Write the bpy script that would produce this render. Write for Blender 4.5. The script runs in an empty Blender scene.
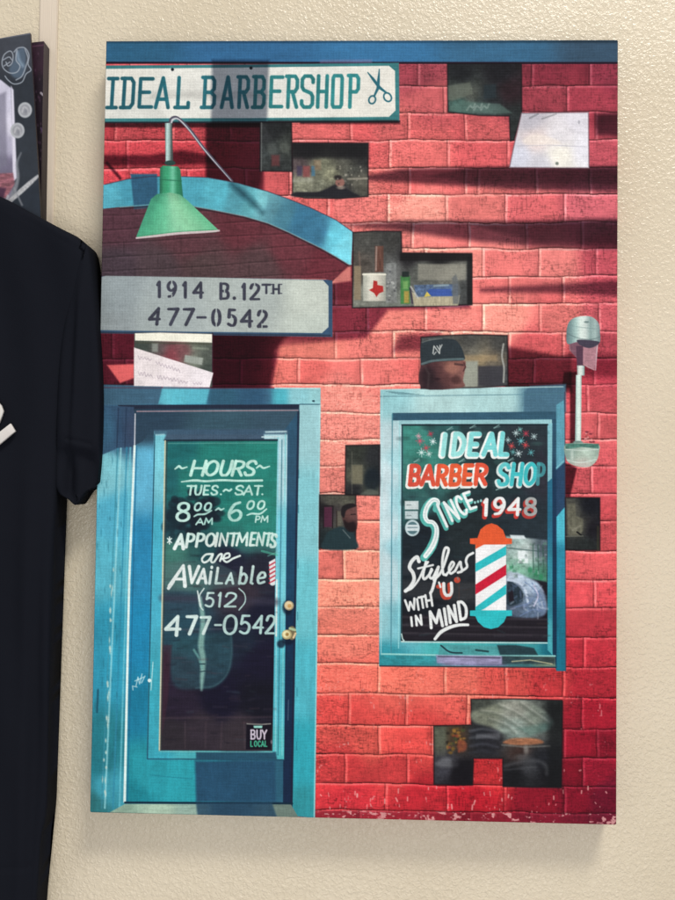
import bpy, bmesh, math, random
import numpy as np
from mathutils import Vector, Matrix
rng = np.random.RandomState(7)
SC = bpy.context.scene
COL = SC.collection

# ------------------------------------------------------------------ camera
# pose measured from the four corners of the stretched canvas (24 x 36 inch)
F, PW, PH = 870.0, 675.0, 900.0
CW = 0.6096
RV = np.array([-0.0318, 0.0289, 0.0118]); TV = np.array([0.0347, -0.0502, 1.680])
AR = 1.5029
def rod(v):
    th = np.linalg.norm(v); k = v/th
    K = np.array([[0,-k[2],k[1]],[k[2],0,-k[0]],[-k[1],k[0],0]])
    return np.eye(3)+math.sin(th)*K+(1-math.cos(th))*K@K
R = rod(RV)
def to_px(X):                    # plane units (x right, y down, z into the wall) -> photo px
    P = X@R.T+TV
    return F*P[...,0]/P[...,2]+PW/2, F*P[...,1]/P[...,2]+PH/2
CAM = -R.T@TV
def on_plane(px, py, depth=0.0):  # photo px -> world point on the plane y = depth (metres, 0 = canvas face)
    px = np.asarray(px, float); py = np.asarray(py, float)
    d = np.stack([(px-PW/2)/F, (py-PH/2)/F, np.ones_like(px)], -1)@R
    zt = depth/CW
    t = (zt-CAM[2])/d[...,2]
    P = CAM+d*t[...,None]
    return np.stack([P[...,0]*CW, P[...,2]*CW, -P[...,1]*CW], -1)
cam = bpy.data.cameras.new('camera'); co = bpy.data.objects.new('camera', cam); COL.objects.link(co)
M = Matrix.Identity(4)
def w(v): return Vector((v[0], v[2], -v[1]))
xr, yd, zf = R[0], R[1], R[2]
cx_, cy_, cz_ = w(xr), w(-yd), w(-zf)
for i in range(3):
    M[i][0] = cx_[i]; M[i][1] = cy_[i]; M[i][2] = cz_[i]
cl = w(CAM)*CW
for i in range(3): M[i][3] = cl[i]
co.matrix_world = M
cam.sensor_fit = 'VERTICAL'; cam.sensor_height = 24; cam.lens = 24*F/PH
cam.clip_start = 0.01; cam.clip_end = 50
SC.camera = co
SC.render.resolution_x = 768; SC.render.resolution_y = 1024

# ------------------------------------------------------------------ helpers
def s2l(c):
    c = np.clip(np.asarray(c, float), 0, 1)
    return np.where(c <= .04045, c/12.92, ((c+.055)/1.055)**2.4)
def rgb(r, g, b): return np.array([r, g, b], float)/255.
_T = np.random.RandomState(3).rand(256, 256)
def vnoise(x, y, seed=0):
    x = x+seed*37.31; y = y+seed*91.7
    xi = np.floor(x).astype(int); yi = np.floor(y).astype(int)
    fx = x-xi; fy = y-yi; fx = fx*fx*(3-2*fx); fy = fy*fy*(3-2*fy)
    a = _T[xi & 255, yi & 255]; b = _T[(xi+1) & 255, yi & 255]
    c = _T[xi & 255, (yi+1) & 255]; d = _T[(xi+1) & 255, (yi+1) & 255]
    return ((a*(1-fx)+b*fx)*(1-fy)+(c*(1-fx)+d*fx)*fy)*2-1
def fbm(x, y, o=3, seed=0):
    s = 0; a = 1; t = 0
    for k in range(o):
        s = s+a*vnoise(x*2**k, y*2**k, seed+k*5); t += a; a *= .55
    return s/t
def smooth(pts, n=6, closed=False):
    P = [np.array(p, float) for p in pts]
    if closed: P = [P[-1]]+P+[P[0], P[1]]
    else: P = [2*P[0]-P[1]]+P+[2*P[-1]-P[-2]]
    out = []
    for i in range(1, len(P)-2):
        a, b, c, d = P[i-1:i+3]
        for k in range(n):
            t = k/n
            out.append(.5*(2*b+(c-a)*t+(2*a-5*b+4*c-d)*t*t+(3*b-a-3*c+d)*t**3))
    out.append(P[-2])
    return [tuple(p) for p in out]

class Art:
    """A flat print, painted as colours of a fine mesh; every printed thing keeps its own cells."""
    def __init__(s, X, Y):
        s.X, s.Y = X, Y
        s.c = np.zeros(X.shape+(3,)); s.lab = np.zeros(X.shape, np.int32); s.names = [None]
        s.rmin, s.rmax = Y.min(1), Y.max(1); s.cmin, s.cmax = X.min(0), X.max(0)
    def L(s, path):
        if path not in s.names: s.names.append(path)
        return s.names.index(path)
    def sl(s, x0, y0, x1, y1):
        r = np.where((s.rmax >= y0) & (s.rmin <= y1))[0]; c = np.where((s.cmax >= x0) & (s.cmin <= x1))[0]
        if len(r) == 0 or len(c) == 0: return None
        return slice(r[0], r[-1]+1), slice(c[0], c[-1]+1)
    def put(s, S, a, col, lab=None, mode='mix'):
        X, Y = s.X[S], s.Y[S]
        if callable(col): col = col(X, Y)
        col = np.asarray(col, float)
        if mode == 'mix': s.c[S] = s.c[S]*(1-a[..., None])+col*a[..., None]
        elif mode == 'mul': s.c[S] = s.c[S]*(1-a[..., None]*(1-col))
        elif mode == 'add': s.c[S] = s.c[S]+col*a[..., None]
        if lab is not None:
            l = s.lab[S]; l[a > .5] = s.L(lab); s.lab[S] = l
    def sdf(s, S, pts):
        X, Y = s.X[S], s.Y[S]
        d = np.full(X.shape, 1e9); ins = np.zeros(X.shape, bool)
        n = len(pts)
        for i in range(n):
            x0, y0 = pts[i]; x1, y1 = pts[(i+1) % n]
            ex, ey = x1-x0, y1-y0; L2 = ex*ex+ey*ey+1e-9
            t = np.clip(((X-x0)*ex+(Y-y0)*ey)/L2, 0, 1)
            d = np.minimum(d, (X-x0-t*ex)**2+(Y-y0-t*ey)**2)
            if y0 != y1: ins ^= ((Y < y0) != (Y < y1)) & (X < x0+(Y-y0)*ex/(ey if ey else 1e-9))
        d = np.sqrt(d)
        return np.where(ins, -d, d)
    def poly(s, pts, col, lab=None, soft=.7, mode='mix', op=1.0):
        xs = [p[0] for p in pts]; ys = [p[1] for p in pts]; m = soft+1
        S = s.sl(min(xs)-m, min(ys)-m, max(xs)+m, max(ys)+m)
        if S is None: return
        a = np.clip(.5-s.sdf(S, pts)/soft, 0, 1)
        if soft > 2: a = a*a*(3-2*a)
        s.put(S, a*op, col, lab, mode)
    def rect(s, x0, y0, x1, y1, col, lab=None, **k):
        s.poly([(x0, y0), (x1, y0), (x1, y1), (x0, y1)], col, lab, **k)
    def ell(s, cx, cy, rx, ry, col, lab=None, soft=.7, mode='mix', op=1.0, rot=0):
        m = max(rx, ry)+soft+1
        S = s.sl(cx-m, cy-m, cx+m, cy+m)
        if S is None: return
        X, Y = s.X[S]-cx, s.Y[S]-cy; c, q = math.cos(rot), math.sin(rot)
        u, v = (X*c+Y*q)/rx, (-X*q+Y*c)/ry
        r = np.hypot(u, v); d = (r-1)*min(rx, ry)
        a = np.clip(.5-d/soft, 0, 1); a = a*a*(3-2*a) if soft > 2 else a
        s.put(S, a*op, col, lab, mode)
    def stroke(s, pts, wd, col, lab=None, soft=.7, mode='mix', op=1.0):
        n = len(pts)
        ws = [wd]*n if np.isscalar(wd) else list(np.interp(np.linspace(0, 1, n), np.linspace(0, 1, len(wd)), wd))
        xs = [p[0] for p in pts]; ys = [p[1] for p in pts]; m = max(ws)/2+soft+1
        S = s.sl(min(xs)-m, min(ys)-m, max(xs)+m, max(ys)+m)
        if S is None: return
        X, Y = s.X[S], s.Y[S]; d = np.full(X.shape, 1e9)
        for i in range(n-1):
            x0, y0 = pts[i]; x1, y1 = pts[i+1]; ex, ey = x1-x0, y1-y0
            t = np.clip(((X-x0)*ex+(Y-y0)*ey)/(ex*ex+ey*ey+1e-9), 0, 1)
            d = np.minimum(d, np.hypot(X-x0-t*ex, Y-y0-t*ey)-(ws[i]*(1-t)+ws[i+1]*t)/2)
        s.put(S, np.clip(.5-d/soft, 0, 1)*op, col, lab, mode)

def grad(*pts, p=2.0):           # smooth field of colours through scattered points (x, y, r, g, b)
    P = np.array(pts, float)
    def f(X, Y):
        W = 0; C = 0
        for q in P:
            wt = 1/((X-q[0])**2+(Y-q[1])**2+60)**(p/2+1.2); W = W+wt; C = C+wt[..., None]*(q[2:]/255.)
        return C/W[..., None]
    return f
def vary(base, amp=.06, sx=3, sy=3, seed=0):
    def f(X, Y):
        b = base(X, Y) if callable(base) else np.broadcast_to(base, X.shape+(3,))
        return b*(1+amp*fbm(X/sx, Y/sy, 3, seed))[..., None]
    return f

# ------------------------------------------------------------------ brush alphabet (unit box, y down; 's' = smooth, 'c' = closed)
G = {
 'I': ['|', [(.5,0),(.5,1)]],
 'i': ['|', [(.5,.3),(.5,1)], [(.5,0),(.5,.04)]],
 'H': ['|', [(.05,0),(.05,1)], [(.95,0),(.95,1)], [(.05,.5),(.95,.5)]],
 'T': ['|', [(0,.02),(1,.02)], [(.5,.02),(.5,1)]],
 'E': ['|', [(.95,0),(.08,0),(.08,1),(.95,1)], [(.08,.5),(.8,.5)]],
 'F': ['|', [(.95,0),(.08,0),(.08,1)], [(.08,.5),(.8,.5)]],
 'L': ['|', [(.1,0),(.1,1),(.95,1)]],
 'A': ['|', [(0,1),(.5,0),(1,1)], [(.2,.66),(.8,.66)]],
 'V': ['|', [(0,0),(.5,1),(1,0)]],
 'N': ['|', [(.05,1),(.05,0),(.95,1),(.95,0)]],
 'M': ['|', [(0,1),(.1,0),(.5,.75),(.9,0),(1,1)]],
 'W': ['|', [(0,0),(.22,1),(.5,.25),(.78,1),(1,0)]],
 'Y': ['|', [(0,0),(.5,.5),(1,0)], [(.5,.5),(.5,1)]],
 'U': ['|', ('s',[(.05,0),(.05,.65),(.25,.97),(.5,1),(.75,.97),(.95,.65),(.95,0)])],
 'D': ['|', [(.1,0),(.1,1)], ('s',[(.1,0),(.55,.03),(.9,.3),(.93,.6),(.7,.93),(.1,1)])],
 'P': ['|', [(.1,0),(.1,1)], ('s',[(.1,0),(.6,.02),(.92,.15),(.92,.4),(.6,.55),(.1,.57)])],
 'R': ['|', [(.1,0),(.1,1)], ('s',[(.1,0),(.6,.02),(.92,.15),(.9,.38),(.6,.52),(.1,.54)]), [(.5,.54),(.97,1)]],
 'B': ['|', [(.1,0),(.1,1)], ('s',[(.1,0),(.6,.0),(.88,.12),(.86,.36),(.6,.48),(.1,.49)]), ('s',[(.5,.49),(.85,.56),(.96,.75),(.85,.95),(.55,1),(.1,1)])],
 'S': ['|', ('s',[(.93,.16),(.75,.02),(.4,.0),(.1,.14),(.1,.35),(.4,.48),(.75,.58),(.95,.76),(.85,.95),(.5,1),(.2,.98),(.03,.83)])],
 'C': ['|', ('s',[(.95,.18),(.7,.0),(.35,.03),(.06,.35),(.08,.7),(.35,.98),(.7,1),(.97,.82)])],
 'O': ['|', ('c',[(.5,0),(.9,.18),(1,.5),(.9,.82),(.5,1),(.1,.82),(0,.5),(.1,.18)])],
 '0': ['|', ('c',[(.5,0),(.88,.15),(1,.5),(.88,.85),(.5,1),(.12,.85),(0,.5),(.12,.15)])],
 '1': ['|', [(.3,.18),(.55,0),(.55,1)]],
 '2': ['|', ('s',[(.05,.25),(.2,.04),(.55,0),(.9,.12),(.92,.35),(.6,.62),(.03,.98)]), [(.03,1),(1,1)]],
 '4': ['|', [(.78,1),(.78,0),(0,.68),(1,.68)]],
 '5': ['|', [(.9,0),(.2,0),(.12,.45)], ('s',[(.12,.45),(.5,.36),(.9,.5),(.97,.72),(.8,.95),(.45,1),(.05,.9)])],
 '6': ['|', ('s',[(.82,0),(.4,.12),(.08,.5),(.05,.78),(.3,1),(.7,1),(.95,.8),(.9,.55),(.55,.45),(.12,.62)])],
 '7': ['|', [(0,.02),(.97,.02),(.4,1)]],
 '8': ['|', ('c',[(.5,0),(.85,.1),(.85,.35),(.5,.47),(.1,.62),(.05,.85),(.3,1),(.7,1),(.96,.85),(.9,.62),(.5,.47),(.14,.34),(.16,.1)])],
 '9': ['|', ('s',[(.1,.97),(.55,.9),(.9,.55),(.95,.25),(.7,.0),(.3,.0),(.04,.2),(.1,.45),(.45,.57),(.9,.4)])],
 '-': ['|', [(0,.5),(1,.5)]],
 '.': ['|', [(.4,.97),(.5,.97)]],
 '~': ['|', ('s',[(0,.6),(.25,.42),(.5,.5),(.75,.58),(1,.4)])],
 '(': ['|', ('s',[(.9,0),(.3,.25),(.15,.5),(.3,.75),(.9,1)])],
 ')': ['|', ('s',[(.1,0),(.7,.25),(.85,.5),(.7,.75),(.1,1)])],
 '*': ['|', [(.1,.2),(.9,.8)], [(.9,.2),(.1,.8)], [(.5,0),(.5,1)]],
 "'": ['|', [(.5,0),(.4,.25)]],
 'a': ['|', ('s',[(.9,.45),(.5,.33),(.1,.6),(.2,.95),(.6,.95),(.88,.6)]), [(.9,.35),(.88,1)]],
 'b': ['|', [(.1,0),(.1,1)], ('s',[(.1,.55),(.5,.38),(.9,.6),(.8,.95),(.4,1),(.1,.9)])],
 'l': ['|', [(.4,0),(.4,.95),(.75,1)]],
 'e': ['|', ('s',[(.1,.7),(.85,.62),(.75,.38),(.35,.38),(.08,.68),(.3,.98),(.9,.9)])],
 # squared sign-board letters
 'sI': ['|', [(0,0),(1,0)], [(.5,0),(.5,1)], [(0,1),(1,1)]],
 'sD': ['|', [(0,0),(.75,0),(.97,.14),(.97,.86),(.75,1),(0,1)], [(.22,0),(.22,1)]],
 'sE': ['|', [(1,.02),(.12,.02),(.12,.98),(1,.98)], [(.12,.48),(.8,.48)]],
 'sA': ['|', [(0,1),(.5,0),(1,1)], [(.25,.72),(.75,.72)]],
 'sL': ['|', [(.2,0),(.2,1),(1,1),(1,.84)], [(0,1),(.3,1)]],
 'sB': ['|', [(0,0),(.75,0),(.92,.12),(.92,.38),(.7,.5),(.2,.5)], [(.7,.5),(.97,.62),(.97,.88),(.8,1),(0,1)], [(.2,0),(.2,1)]],
 'sR': ['|', [(0,0),(.75,0),(.95,.12),(.95,.38),(.75,.5),(.2,.5)], [(.2,0),(.2,1)], [(.55,.5),(.95,1)]],
 'sS': ['|', [(.95,.2),(.95,.1),(.75,0),(.25,0),(.05,.1),(.05,.35),(.2,.45),(.8,.55),(.95,.66),(.95,.9),(.75,1),(.25,1),(.05,.9),(.05,.8)]],
 'sH': ['|', [(.08,0),(.08,1)], [(.92,0),(.92,1)], [(.08,.5),(.92,.5)]],
 'sO': ['|', [(.1,.08),(.1,.92),(.2,1),(.8,1),(.9,.92),(.9,.08),(.8,0),(.2,0),(.1,.08),(.1,.2)]],
 'sP': ['|', [(.0,0),(.75,0),(.93,.1),(.93,.42),(.75,.52),(.2,.52)], [(.2,0),(.2,1)]],
}
def glyph(A, ch, x, y, wd, ht, pen, col, lab=None, lean=0.0, rot=0.0, thin=1.0, soft=.7, op=1.0, jit=0.0):
    """one letter; (x, y) is its top left, lean = shift of the top to the right in px per px of height"""
    c, q = math.cos(rot), math.sin(rot)
    def T(p):
        u = p[0]*wd+(1-p[1])*ht*lean; v = p[1]*ht
        return (x+u*c-v*q, y+u*q+v*c)
    for st in G[ch][1:]:
        if isinstance(st, tuple): pts = smooth(st[1], 6, st[0] == 'c'); pts = [T(p) for p in pts]
        else: pts = [T(p) for p in st]
        if thin != 1.0:
            ws = []
            for i in range(len(pts)):
                a = pts[max(i-1, 0)]; b = pts[min(i+1, len(pts)-1)]
                dx, dy = abs(b[0]-a[0]), abs(b[1]-a[1]); k = dy/(math.hypot(dx, dy)+1e-6)
                ws.append(pen*(thin+(1-thin)*k))
            A.stroke(pts, ws, col, lab, soft, op=op)
        else: A.stroke(pts, pen, col, lab, soft, op=op)
def text(A, items, pen, col, lab=None, **k):
    for it in items: glyph(A, it[0], it[1], it[2], it[3], it[4], pen, col, lab, **k)

# ------------------------------------------------------------------ canvas print: the painted barbershop front
NU, NV = 1090, 1638
hy = AR/2
gu = np.linspace(-.5, .5, NU); gv = np.linspace(-hy, hy, NV)
GU, GV = np.meshgrid(gu, gv)
PX, PY = to_px(np.stack([GU, GV, np.zeros_like(GU)], -1))
A = Art(PX, PY)
CV = ('canvas',)

CRS = [30, 62, 86.3, 112.5, 140, 168, 194.5, 222.5, 248.7, 276.3, 304, 331.7, 358.5, 384.5, 412.8, 439.8, 466.5, 494, 521.5, 550.5, 580, 608.5, 637.5, 667.5, 697.5, 729.5, 758.3, 787.6, 814, 860]
JNT = [[300], [418,475,532,590], [150,444,507,567], [230,350.7,408,465,525,596], [127,329,389.6,447.6,507.6,570],
       [245,290,352,409,465,478,536,590], [118,175,327.6,387.6,446,505.5,564], [150,352,412,468.5,526,582], [120,300,366,425,482.7,539,596],
       [335,393,451,509,563], [367,425,482.7,540,599], [170,335,393,451,509,563], [298,361,420,478,533.7,594], [587],
       [598], [], [591], [], [], [343.5], [594], [], [583.8], [378,444.6,505.5,563],
       [349,405.8,467,582], [379,432,564,597], [345,407,583], [385.6,447,504,564.5], [360,420,470,530,590]]
brick_col = grad((115,133,212,92,98),(150,150,205,85,92),(190,150,200,80,88),(130,172,205,84,92),(275,185,225,120,118),(350,132,232,120,118),(345,205,236,150,138),(427,100,208,112,114),(420,75,165,78,92),(487,74,150,66,82),(545,72,142,60,78),(605,72,138,55,75),
    (400,130,222,125,120),(480,150,215,112,112),(430,155,228,128,122),(590,100,160,68,84),(545,100,172,75,90),(605,155,195,95,108),(560,155,205,105,112),(380,215,238,155,140),(415,208,242,168,150),(480,208,235,145,135),(530,208,225,132,130),(592,207,208,120,128),(610,260,200,95,108),(550,262,230,148,138),(500,262,236,152,140),
    (400,185,228,130,122),(320,205,226,122,116),(450,317,242,168,148),(505,318,242,164,146),(560,317,230,135,128),(605,317,210,105,114),(400,320,240,155,138),(420,345,235,140,128),(300,365,236,142,126),(230,350,150,60,84),(370,370,240,155,138),(115,350,140,58,80),
    (540,345,226,118,118),(600,345,200,90,104),(530,372,215,100,108),(605,375,195,80,96),(600,400,214,98,106),(345,400,243,172,150),(350,425,243,172,150),(330,480,243,168,146),(345,560,242,158,134),(345,600,243,158,132),(345,640,244,152,126),(345,680,240,122,104),(395,680,240,128,106),(597,425,216,116,116),(600,470,215,108,112),(590,530,216,100,104),
    (592,565,219,97,100),(590,595,216,85,92),(590,625,205,68,80),(590,652,198,55,70),(450,682,240,126,106),(510,682,230,98,88),(550,682,215,70,74),(592,682,192,48,64),(340,715,234,100,90),(375,743,234,102,90),(420,743,232,95,86),(345,772,220,75,76),(395,772,222,78,78),(350,800,205,58,68),(420,800,198,50,62),(475,800,182,36,52),
    (590,715,170,32,54),(592,743,150,26,50),(590,772,140,24,48),(575,800,138,24,50),(605,800,112,22,50),(540,800,158,28,52),(487,775,215,62,66), p=3.2)
def bricks(A):
    X, Y = A.X, A.Y
    s = np.interp(Y, [60,300,400,550,600,640,668,822], [.5,.5,0,-.5,-1.6,-3.2,-4,-4])
    Ya = Y+(610-X)/270*(-s)+1.3*vnoise(X/36, Y/21, 2)+.5*vnoise(X/9, Y/14, 3)
    cr = np.array(CRS, float); k = np.clip(np.searchsorted(cr, Ya)-1, 0, len(cr)-2)
    top = Ya-cr[k]; bot = cr[k+1]-Ya
    xj = X+.5*vnoise(X/30, Y/11, 5)
    dj = np.full(X.shape, 999.0); bid = np.zeros(X.shape)
    for i in range(len(CRS)-1):
        m = k == i
        js = sorted(JNT[i]); full = list(js)
        full = [-900]+full+[1500]
        if i < 13:
            while full[1] > 100: full.insert(1, full[1]-57.5)
        xs = xj[m]; full = np.array(full)
        j = np.clip(np.searchsorted(full, xs), 1, len(full)-1)
        l = xs-full[j-1]; r = full[j]-xs
        dj[m] = np.where(l < r, l, -r); bid[m] = i*31+j
    c = brick_col(X, Y)*np.array([.95, .80, .82])
    br = _T[(bid*7).astype(int) & 255, (bid*13).astype(int) & 255]
    br2 = _T[(bid*17+5).astype(int) & 255, (bid*3).astype(int) & 255]
    c = c*(1+.16*(br-.5))[..., None]
    c[..., 1] *= 1+.16*(br2-.5); c[..., 2] *= 1+.10*(br2-.5)
    c *= (1+.07*fbm(X/9, Y/7, 3, 11))[..., None]
    # pitted face: little dark pits and scratches with lit lower lips
    rough = np.clip(.35+.9*vnoise(X/70, Y/40, 31)+.5*(br2-.3), .15, 1.2)
    n0 = fbm(X/2.0+1.3*vnoise(X/5, Y/5, 41), Y/1.5, 2, 21); n1 = fbm(X/2.0+1.3*vnoise(X/5, Y/5, 41), (Y+1.0)/1.5, 2, 21)
    emb = n0-n1
    c *= (1.03-.16*rough*np.clip(emb, -1, 1))[..., None]
    pit = np.clip((vnoise(X/2.3, Y/2.0, 61)-.55)*3, 0, 1)*rough
    c *= (1-.18*pit)[..., None]
    hw_ = vnoise(X/3.2+vnoise(X/9, Y/9, 44)*1.5, Y/.85, 62); vw_ = vnoise(X/.85, Y/3.2+vnoise(X/9, Y/9, 45)*1.5, 63)
    wov = np.maximum(hw_, vw_)*.5+(hw_+vw_)*.25; rg = np.clip(.6+.6*vnoise(X/24, Y/14, 64), .15, 1.2)
    c *= (1.06-.46*rg*np.clip(wov-.08, 0, 1))[..., None]
    c *= (1+.09*np.clip(1-top/5, 0, 1)-.13*np.clip(1-bot/4, 0, 1)+.07*np.clip(1-np.abs(dj-2)/4, 0, 1)-.07*np.clip(1-np.abs(dj+3)/4, 0, 1))[..., None]
    # mortar grooves
    lit = np.clip(1.15-np.abs(top-1.0)/1.2, 0, 1); drk = np.clip(1-np.abs(bot-.4)/1.3, 0, 1)*(.8+.45*vnoise(X/22, Y/8, 71))
    vl = np.clip(1.2-np.abs(dj-1.2)/1.3, 0, 1)*(.85+.5*vnoise(X/9, Y/7, 73)); vd = np.clip(1-np.abs(dj+.8)/1.0, 0, 1)*.6
    hi = np.clip(np.maximum(lit*1.05*(.8+.4*vnoise(X/15, Y/6, 74)), vl*1.0), 0, 1)[..., None]
    c = c*(1-hi)+np.minimum(c*1.12+c.max(-1)[..., None]*np.array([.06, .15, .12]), 1)*hi
    c = c*(1-.55*np.clip(np.maximum(drk, vd), 0, 1)[..., None])
    # flaked paint specks
    sp = np.clip((vnoise(X/1.7, Y/2.6, 81)*.6+vnoise(X/9, Y/9, 82)*.55-.72)*6, 0, 1)*np.clip((Y-640)/140, .08, .55)
    c = c*(1-sp[..., None])+rgb(235,170,165)*sp[..., None]
    A.c[:] = c; A.lab[:] = A.L(CV)
bricks(A)

DK = rgb(95,75,95)   # multiplier of a printed shadow (very dark, purplish)
def shade(pts, k=DK, soft=8, op=1.0): A.poly(pts, k, None, soft, 'mul', op)
# shadows in the pictured brickwork
shade([(100,121),(262,121),(262,127.5),(100,127.5)], soft=2)
shade([(206,118),(264,118),(264,215),(238,205),(206,195)], rgb(135,100,130), soft=5); shade([(206,118),(270,118),(256,215),(206,205)], rgb(150,120,150), soft=6)
shade([(100,155),(150,155),(182,150),(215,156),(215,164),(150,166),(100,166)], rgb(115,75,110), soft=6)
A.stroke([(107,163),(120,178)], 3, rgb(110,80,110), soft=2, mode='mul')
shade([(300,121),(400,121),(400,124),(300,124)], soft=2)
KB = rgb(112,98,122)
shade([(360,177),(400,169),(470,167),(630,166),(630,191),(520,189.5),(430,184),(360,180)], KB, 7)
shade([(430,176),(470,168),(630,167),(630,184),(470,183)], rgb(190,185,195), 5)
shade([(595,114),(630,112),(630,137),(596,135)], KB, 7)
shade([(345,225),(400,221),(520,221),(630,218),(630,250),(540,247),(480,242),(400,231)], KB, 9)
shade([(470,225),(560,222),(630,220),(630,244),(540,242)], rgb(190,185,195), 6)
shade([(480,288),(560,284),(630,280),(630,297),(560,293),(480,292)], rgb(135,115,140), 7)
shade([(400,335),(440,333),(440,350),(392,352)], rgb(150,110,140), soft=9)
shade([(505,346),(560,356),(572,354),(572,392),(505,392)], rgb(120,85,110), soft=7)
shade([(572,352),(630,356),(630,378),(572,376)], rgb(165,125,150), soft=12)
shade([(328,262),(354,242),(354,300),(470,302),(470,308),(388,310),(366,338),(280,346),(270,392),(200,400),(200,333),(332,336)], rgb(140,90,130), soft=6)
A.poly([(329,284),(351,264),(351,281)], rgb(240,150,135), soft=3)
A.poly([(335,262),(353,250),(353,300),(333,300)], rgb(150,90,120), soft=4, mode='mul', op=.3)
shade([(100,333),(134,333),(134,392),(100,392)], rgb(170,125,150), soft=3)
shade([(212,333),(290,333),(275,350),(270,392),(212,392)], rgb(150,110,135), soft=7)
A.poly([(107,365),(134,364),(134,378),(120,383)], rgb(228,100,100), soft=2.5)
A.poly([(284,340),(345,341),(350,360),(300,358),(276,352)], rgb(245,140,120), soft=8, op=.35)
shade([(570,372),(577,372),(577,445),(570,445)], rgb(105,70,95), soft=2.5)
shade([(571,372),(564,372),(562,388),(571,388)], rgb(120,80,100), soft=2.5)
shade([(563,462),(577,468),(574,480),(570,497),(563,497)], rgb(100,60,85), soft=2.5)
shade([(505,384),(566,384),(566,391),(505,391)], rgb(120,80,100), soft=4)
A.c[:] = np.clip(A.c, 0, 1)
for i in range(34):
    x = 318+rng.rand()*290; y = 786+rng.rand()*24; h_ = 1+3.5*rng.rand()
    A.stroke([(x, y), (x+rng.randn()*.5, y+h_)], .6+.9*rng.rand(), rgb(240,180,172), None, soft=1, op=.75)
# bottom kerb of chipped paint
S = A.sl(310, 808, 640, 830)
n = fbm(A.X[S]/5, A.Y[S]/3, 3, 91)
edge = 813+(610-A.X[S])/270*-3.0
A.put(S, np.clip((A.Y[S]-edge)/1.5, 0, 1)*.5, rgb(110,25,45))
A.put(S, np.clip((A.Y[S]-edge)/1.5, 0, 1)*np.clip(n*5-1.0, 0, 1)*.8, rgb(225,170,165))

# --- fascia beam
FA = ('fascia_beam',)
A.poly([(90,30),(640,30),(640,62.5),(400,62),(90,62.5)], vary(grad((110,50,45,100,135),(250,50,50,105,150),(380,50,55,118,165),(500,50,55,105,140),(610,50,55,82,105),(90,60,48,95,125)), .05, 30, 3, 5), FA, soft=.6)
A.stroke([(100,62.8),(640,63)], 2.2, rgb(35,18,38), FA)
A.poly([(100,38),(104,38),(640,36),(640,43),(100,43)], rgb(120,130,130), None, 2, 'mul', .6)
A.poly([(320,60),(372,59.5),(372,63.5),(320,63.5)], rgb(130,120,160), FA, 2, op=.5)

# --- main sign board
SB = ('sign_board',); SL = ('sign_board','lettering')
A.poly([(90,66),(105,65.5),(250,64.5),(399,62.8),(399.5,120.5),(250,121.5),(90,122)], vary(rgb(58,128,132), .08, 12, 3, 6), SB)
A.stroke([(90,122.5),(250,122.3),(399.5,121.3)], 1.5, rgb(30,40,50), SB)
A.poly([(90,69),(250,67.5),(389,65.8),(395,71),(395.5,110.5),(389,116.8),(250,118),(90,118.5)],
       vary(grad((120,75,228,226,216),(180,95,222,222,214),(300,75,226,226,218),(380,100,226,224,214),(140,115,212,214,206)), .03, 22, 9, 7), SB)
A.ell(172.5,69.5,1.6,1.6, rgb(25,35,45), SB); A.ell(251,68,1.6,1.6, rgb(25,35,45), SB)
A.poly([(150,92),(270,90),(270,98),(150,99)], rgb(205,205,205), None, 8, 'mul', .5)
TEAL = vary(grad((110,90,35,98,112),(200,90,38,110,122),(300,90,45,130,132),(360,90,48,140,142)), .12, 5, 5, 8)
pen = 3.7
for ch, x, wd in [('sI',107,9),('sD',120.5,12.3),('sE',137.5,13.8),('sA',155.5,12.5),('sL',175,13),('sB',201.5,12.8),('sA',221.5,10.5),('sR',236.8,11),
                  ('sB',252.5,11.5),('sE',269,12.5),('sR',285.5,11.5),('sS',300.8,12),('sH',316.8,10.2),('sO',331.2,11.2),('sP',347.6,10.8)]:
    t = (x-107)/250
    glyph(A, ch, x, 78.6-3.2*t, wd, 29+2.6*t, pen, TEAL, SL, lean=.06-.03*t, soft=.9)
SZ = ('sign_board','scissors_emblem'); tc = rgb(42,110,125)
A.stroke([(367.8,72.5),(373,79),(379.5,87.5),(386,92.5)], [1.0,2.8,3,2], tc, SZ)
A.stroke([(379.3,69.2),(378.5,80),(378,88),(374.5,95.5)], [.9,2.8,3,2], tc, SZ)
for cx,cy,rx,ry,ro in ((372.2,99.8,3.3,4,.35),(387.6,97.2,3.6,4.6,-.55)):
    el = [(cx+rx*math.cos(t)*math.cos(ro)-ry*math.sin(t)*math.sin(ro), cy+rx*math.cos(t)*math.sin(ro)+ry*math.sin(t)*math.cos(ro)) for t in np.linspace(0,2*math.pi,16)]
    A.stroke(el, 1.7, tc, SZ)
A.poly([(212,60),(269,60),(267,125),(211,125)], rgb(138,145,160), None, 5, 'mul')
shade([(268,120),(398,120),(398,122),(268,122)], rgb(150,150,150), 2)

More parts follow.
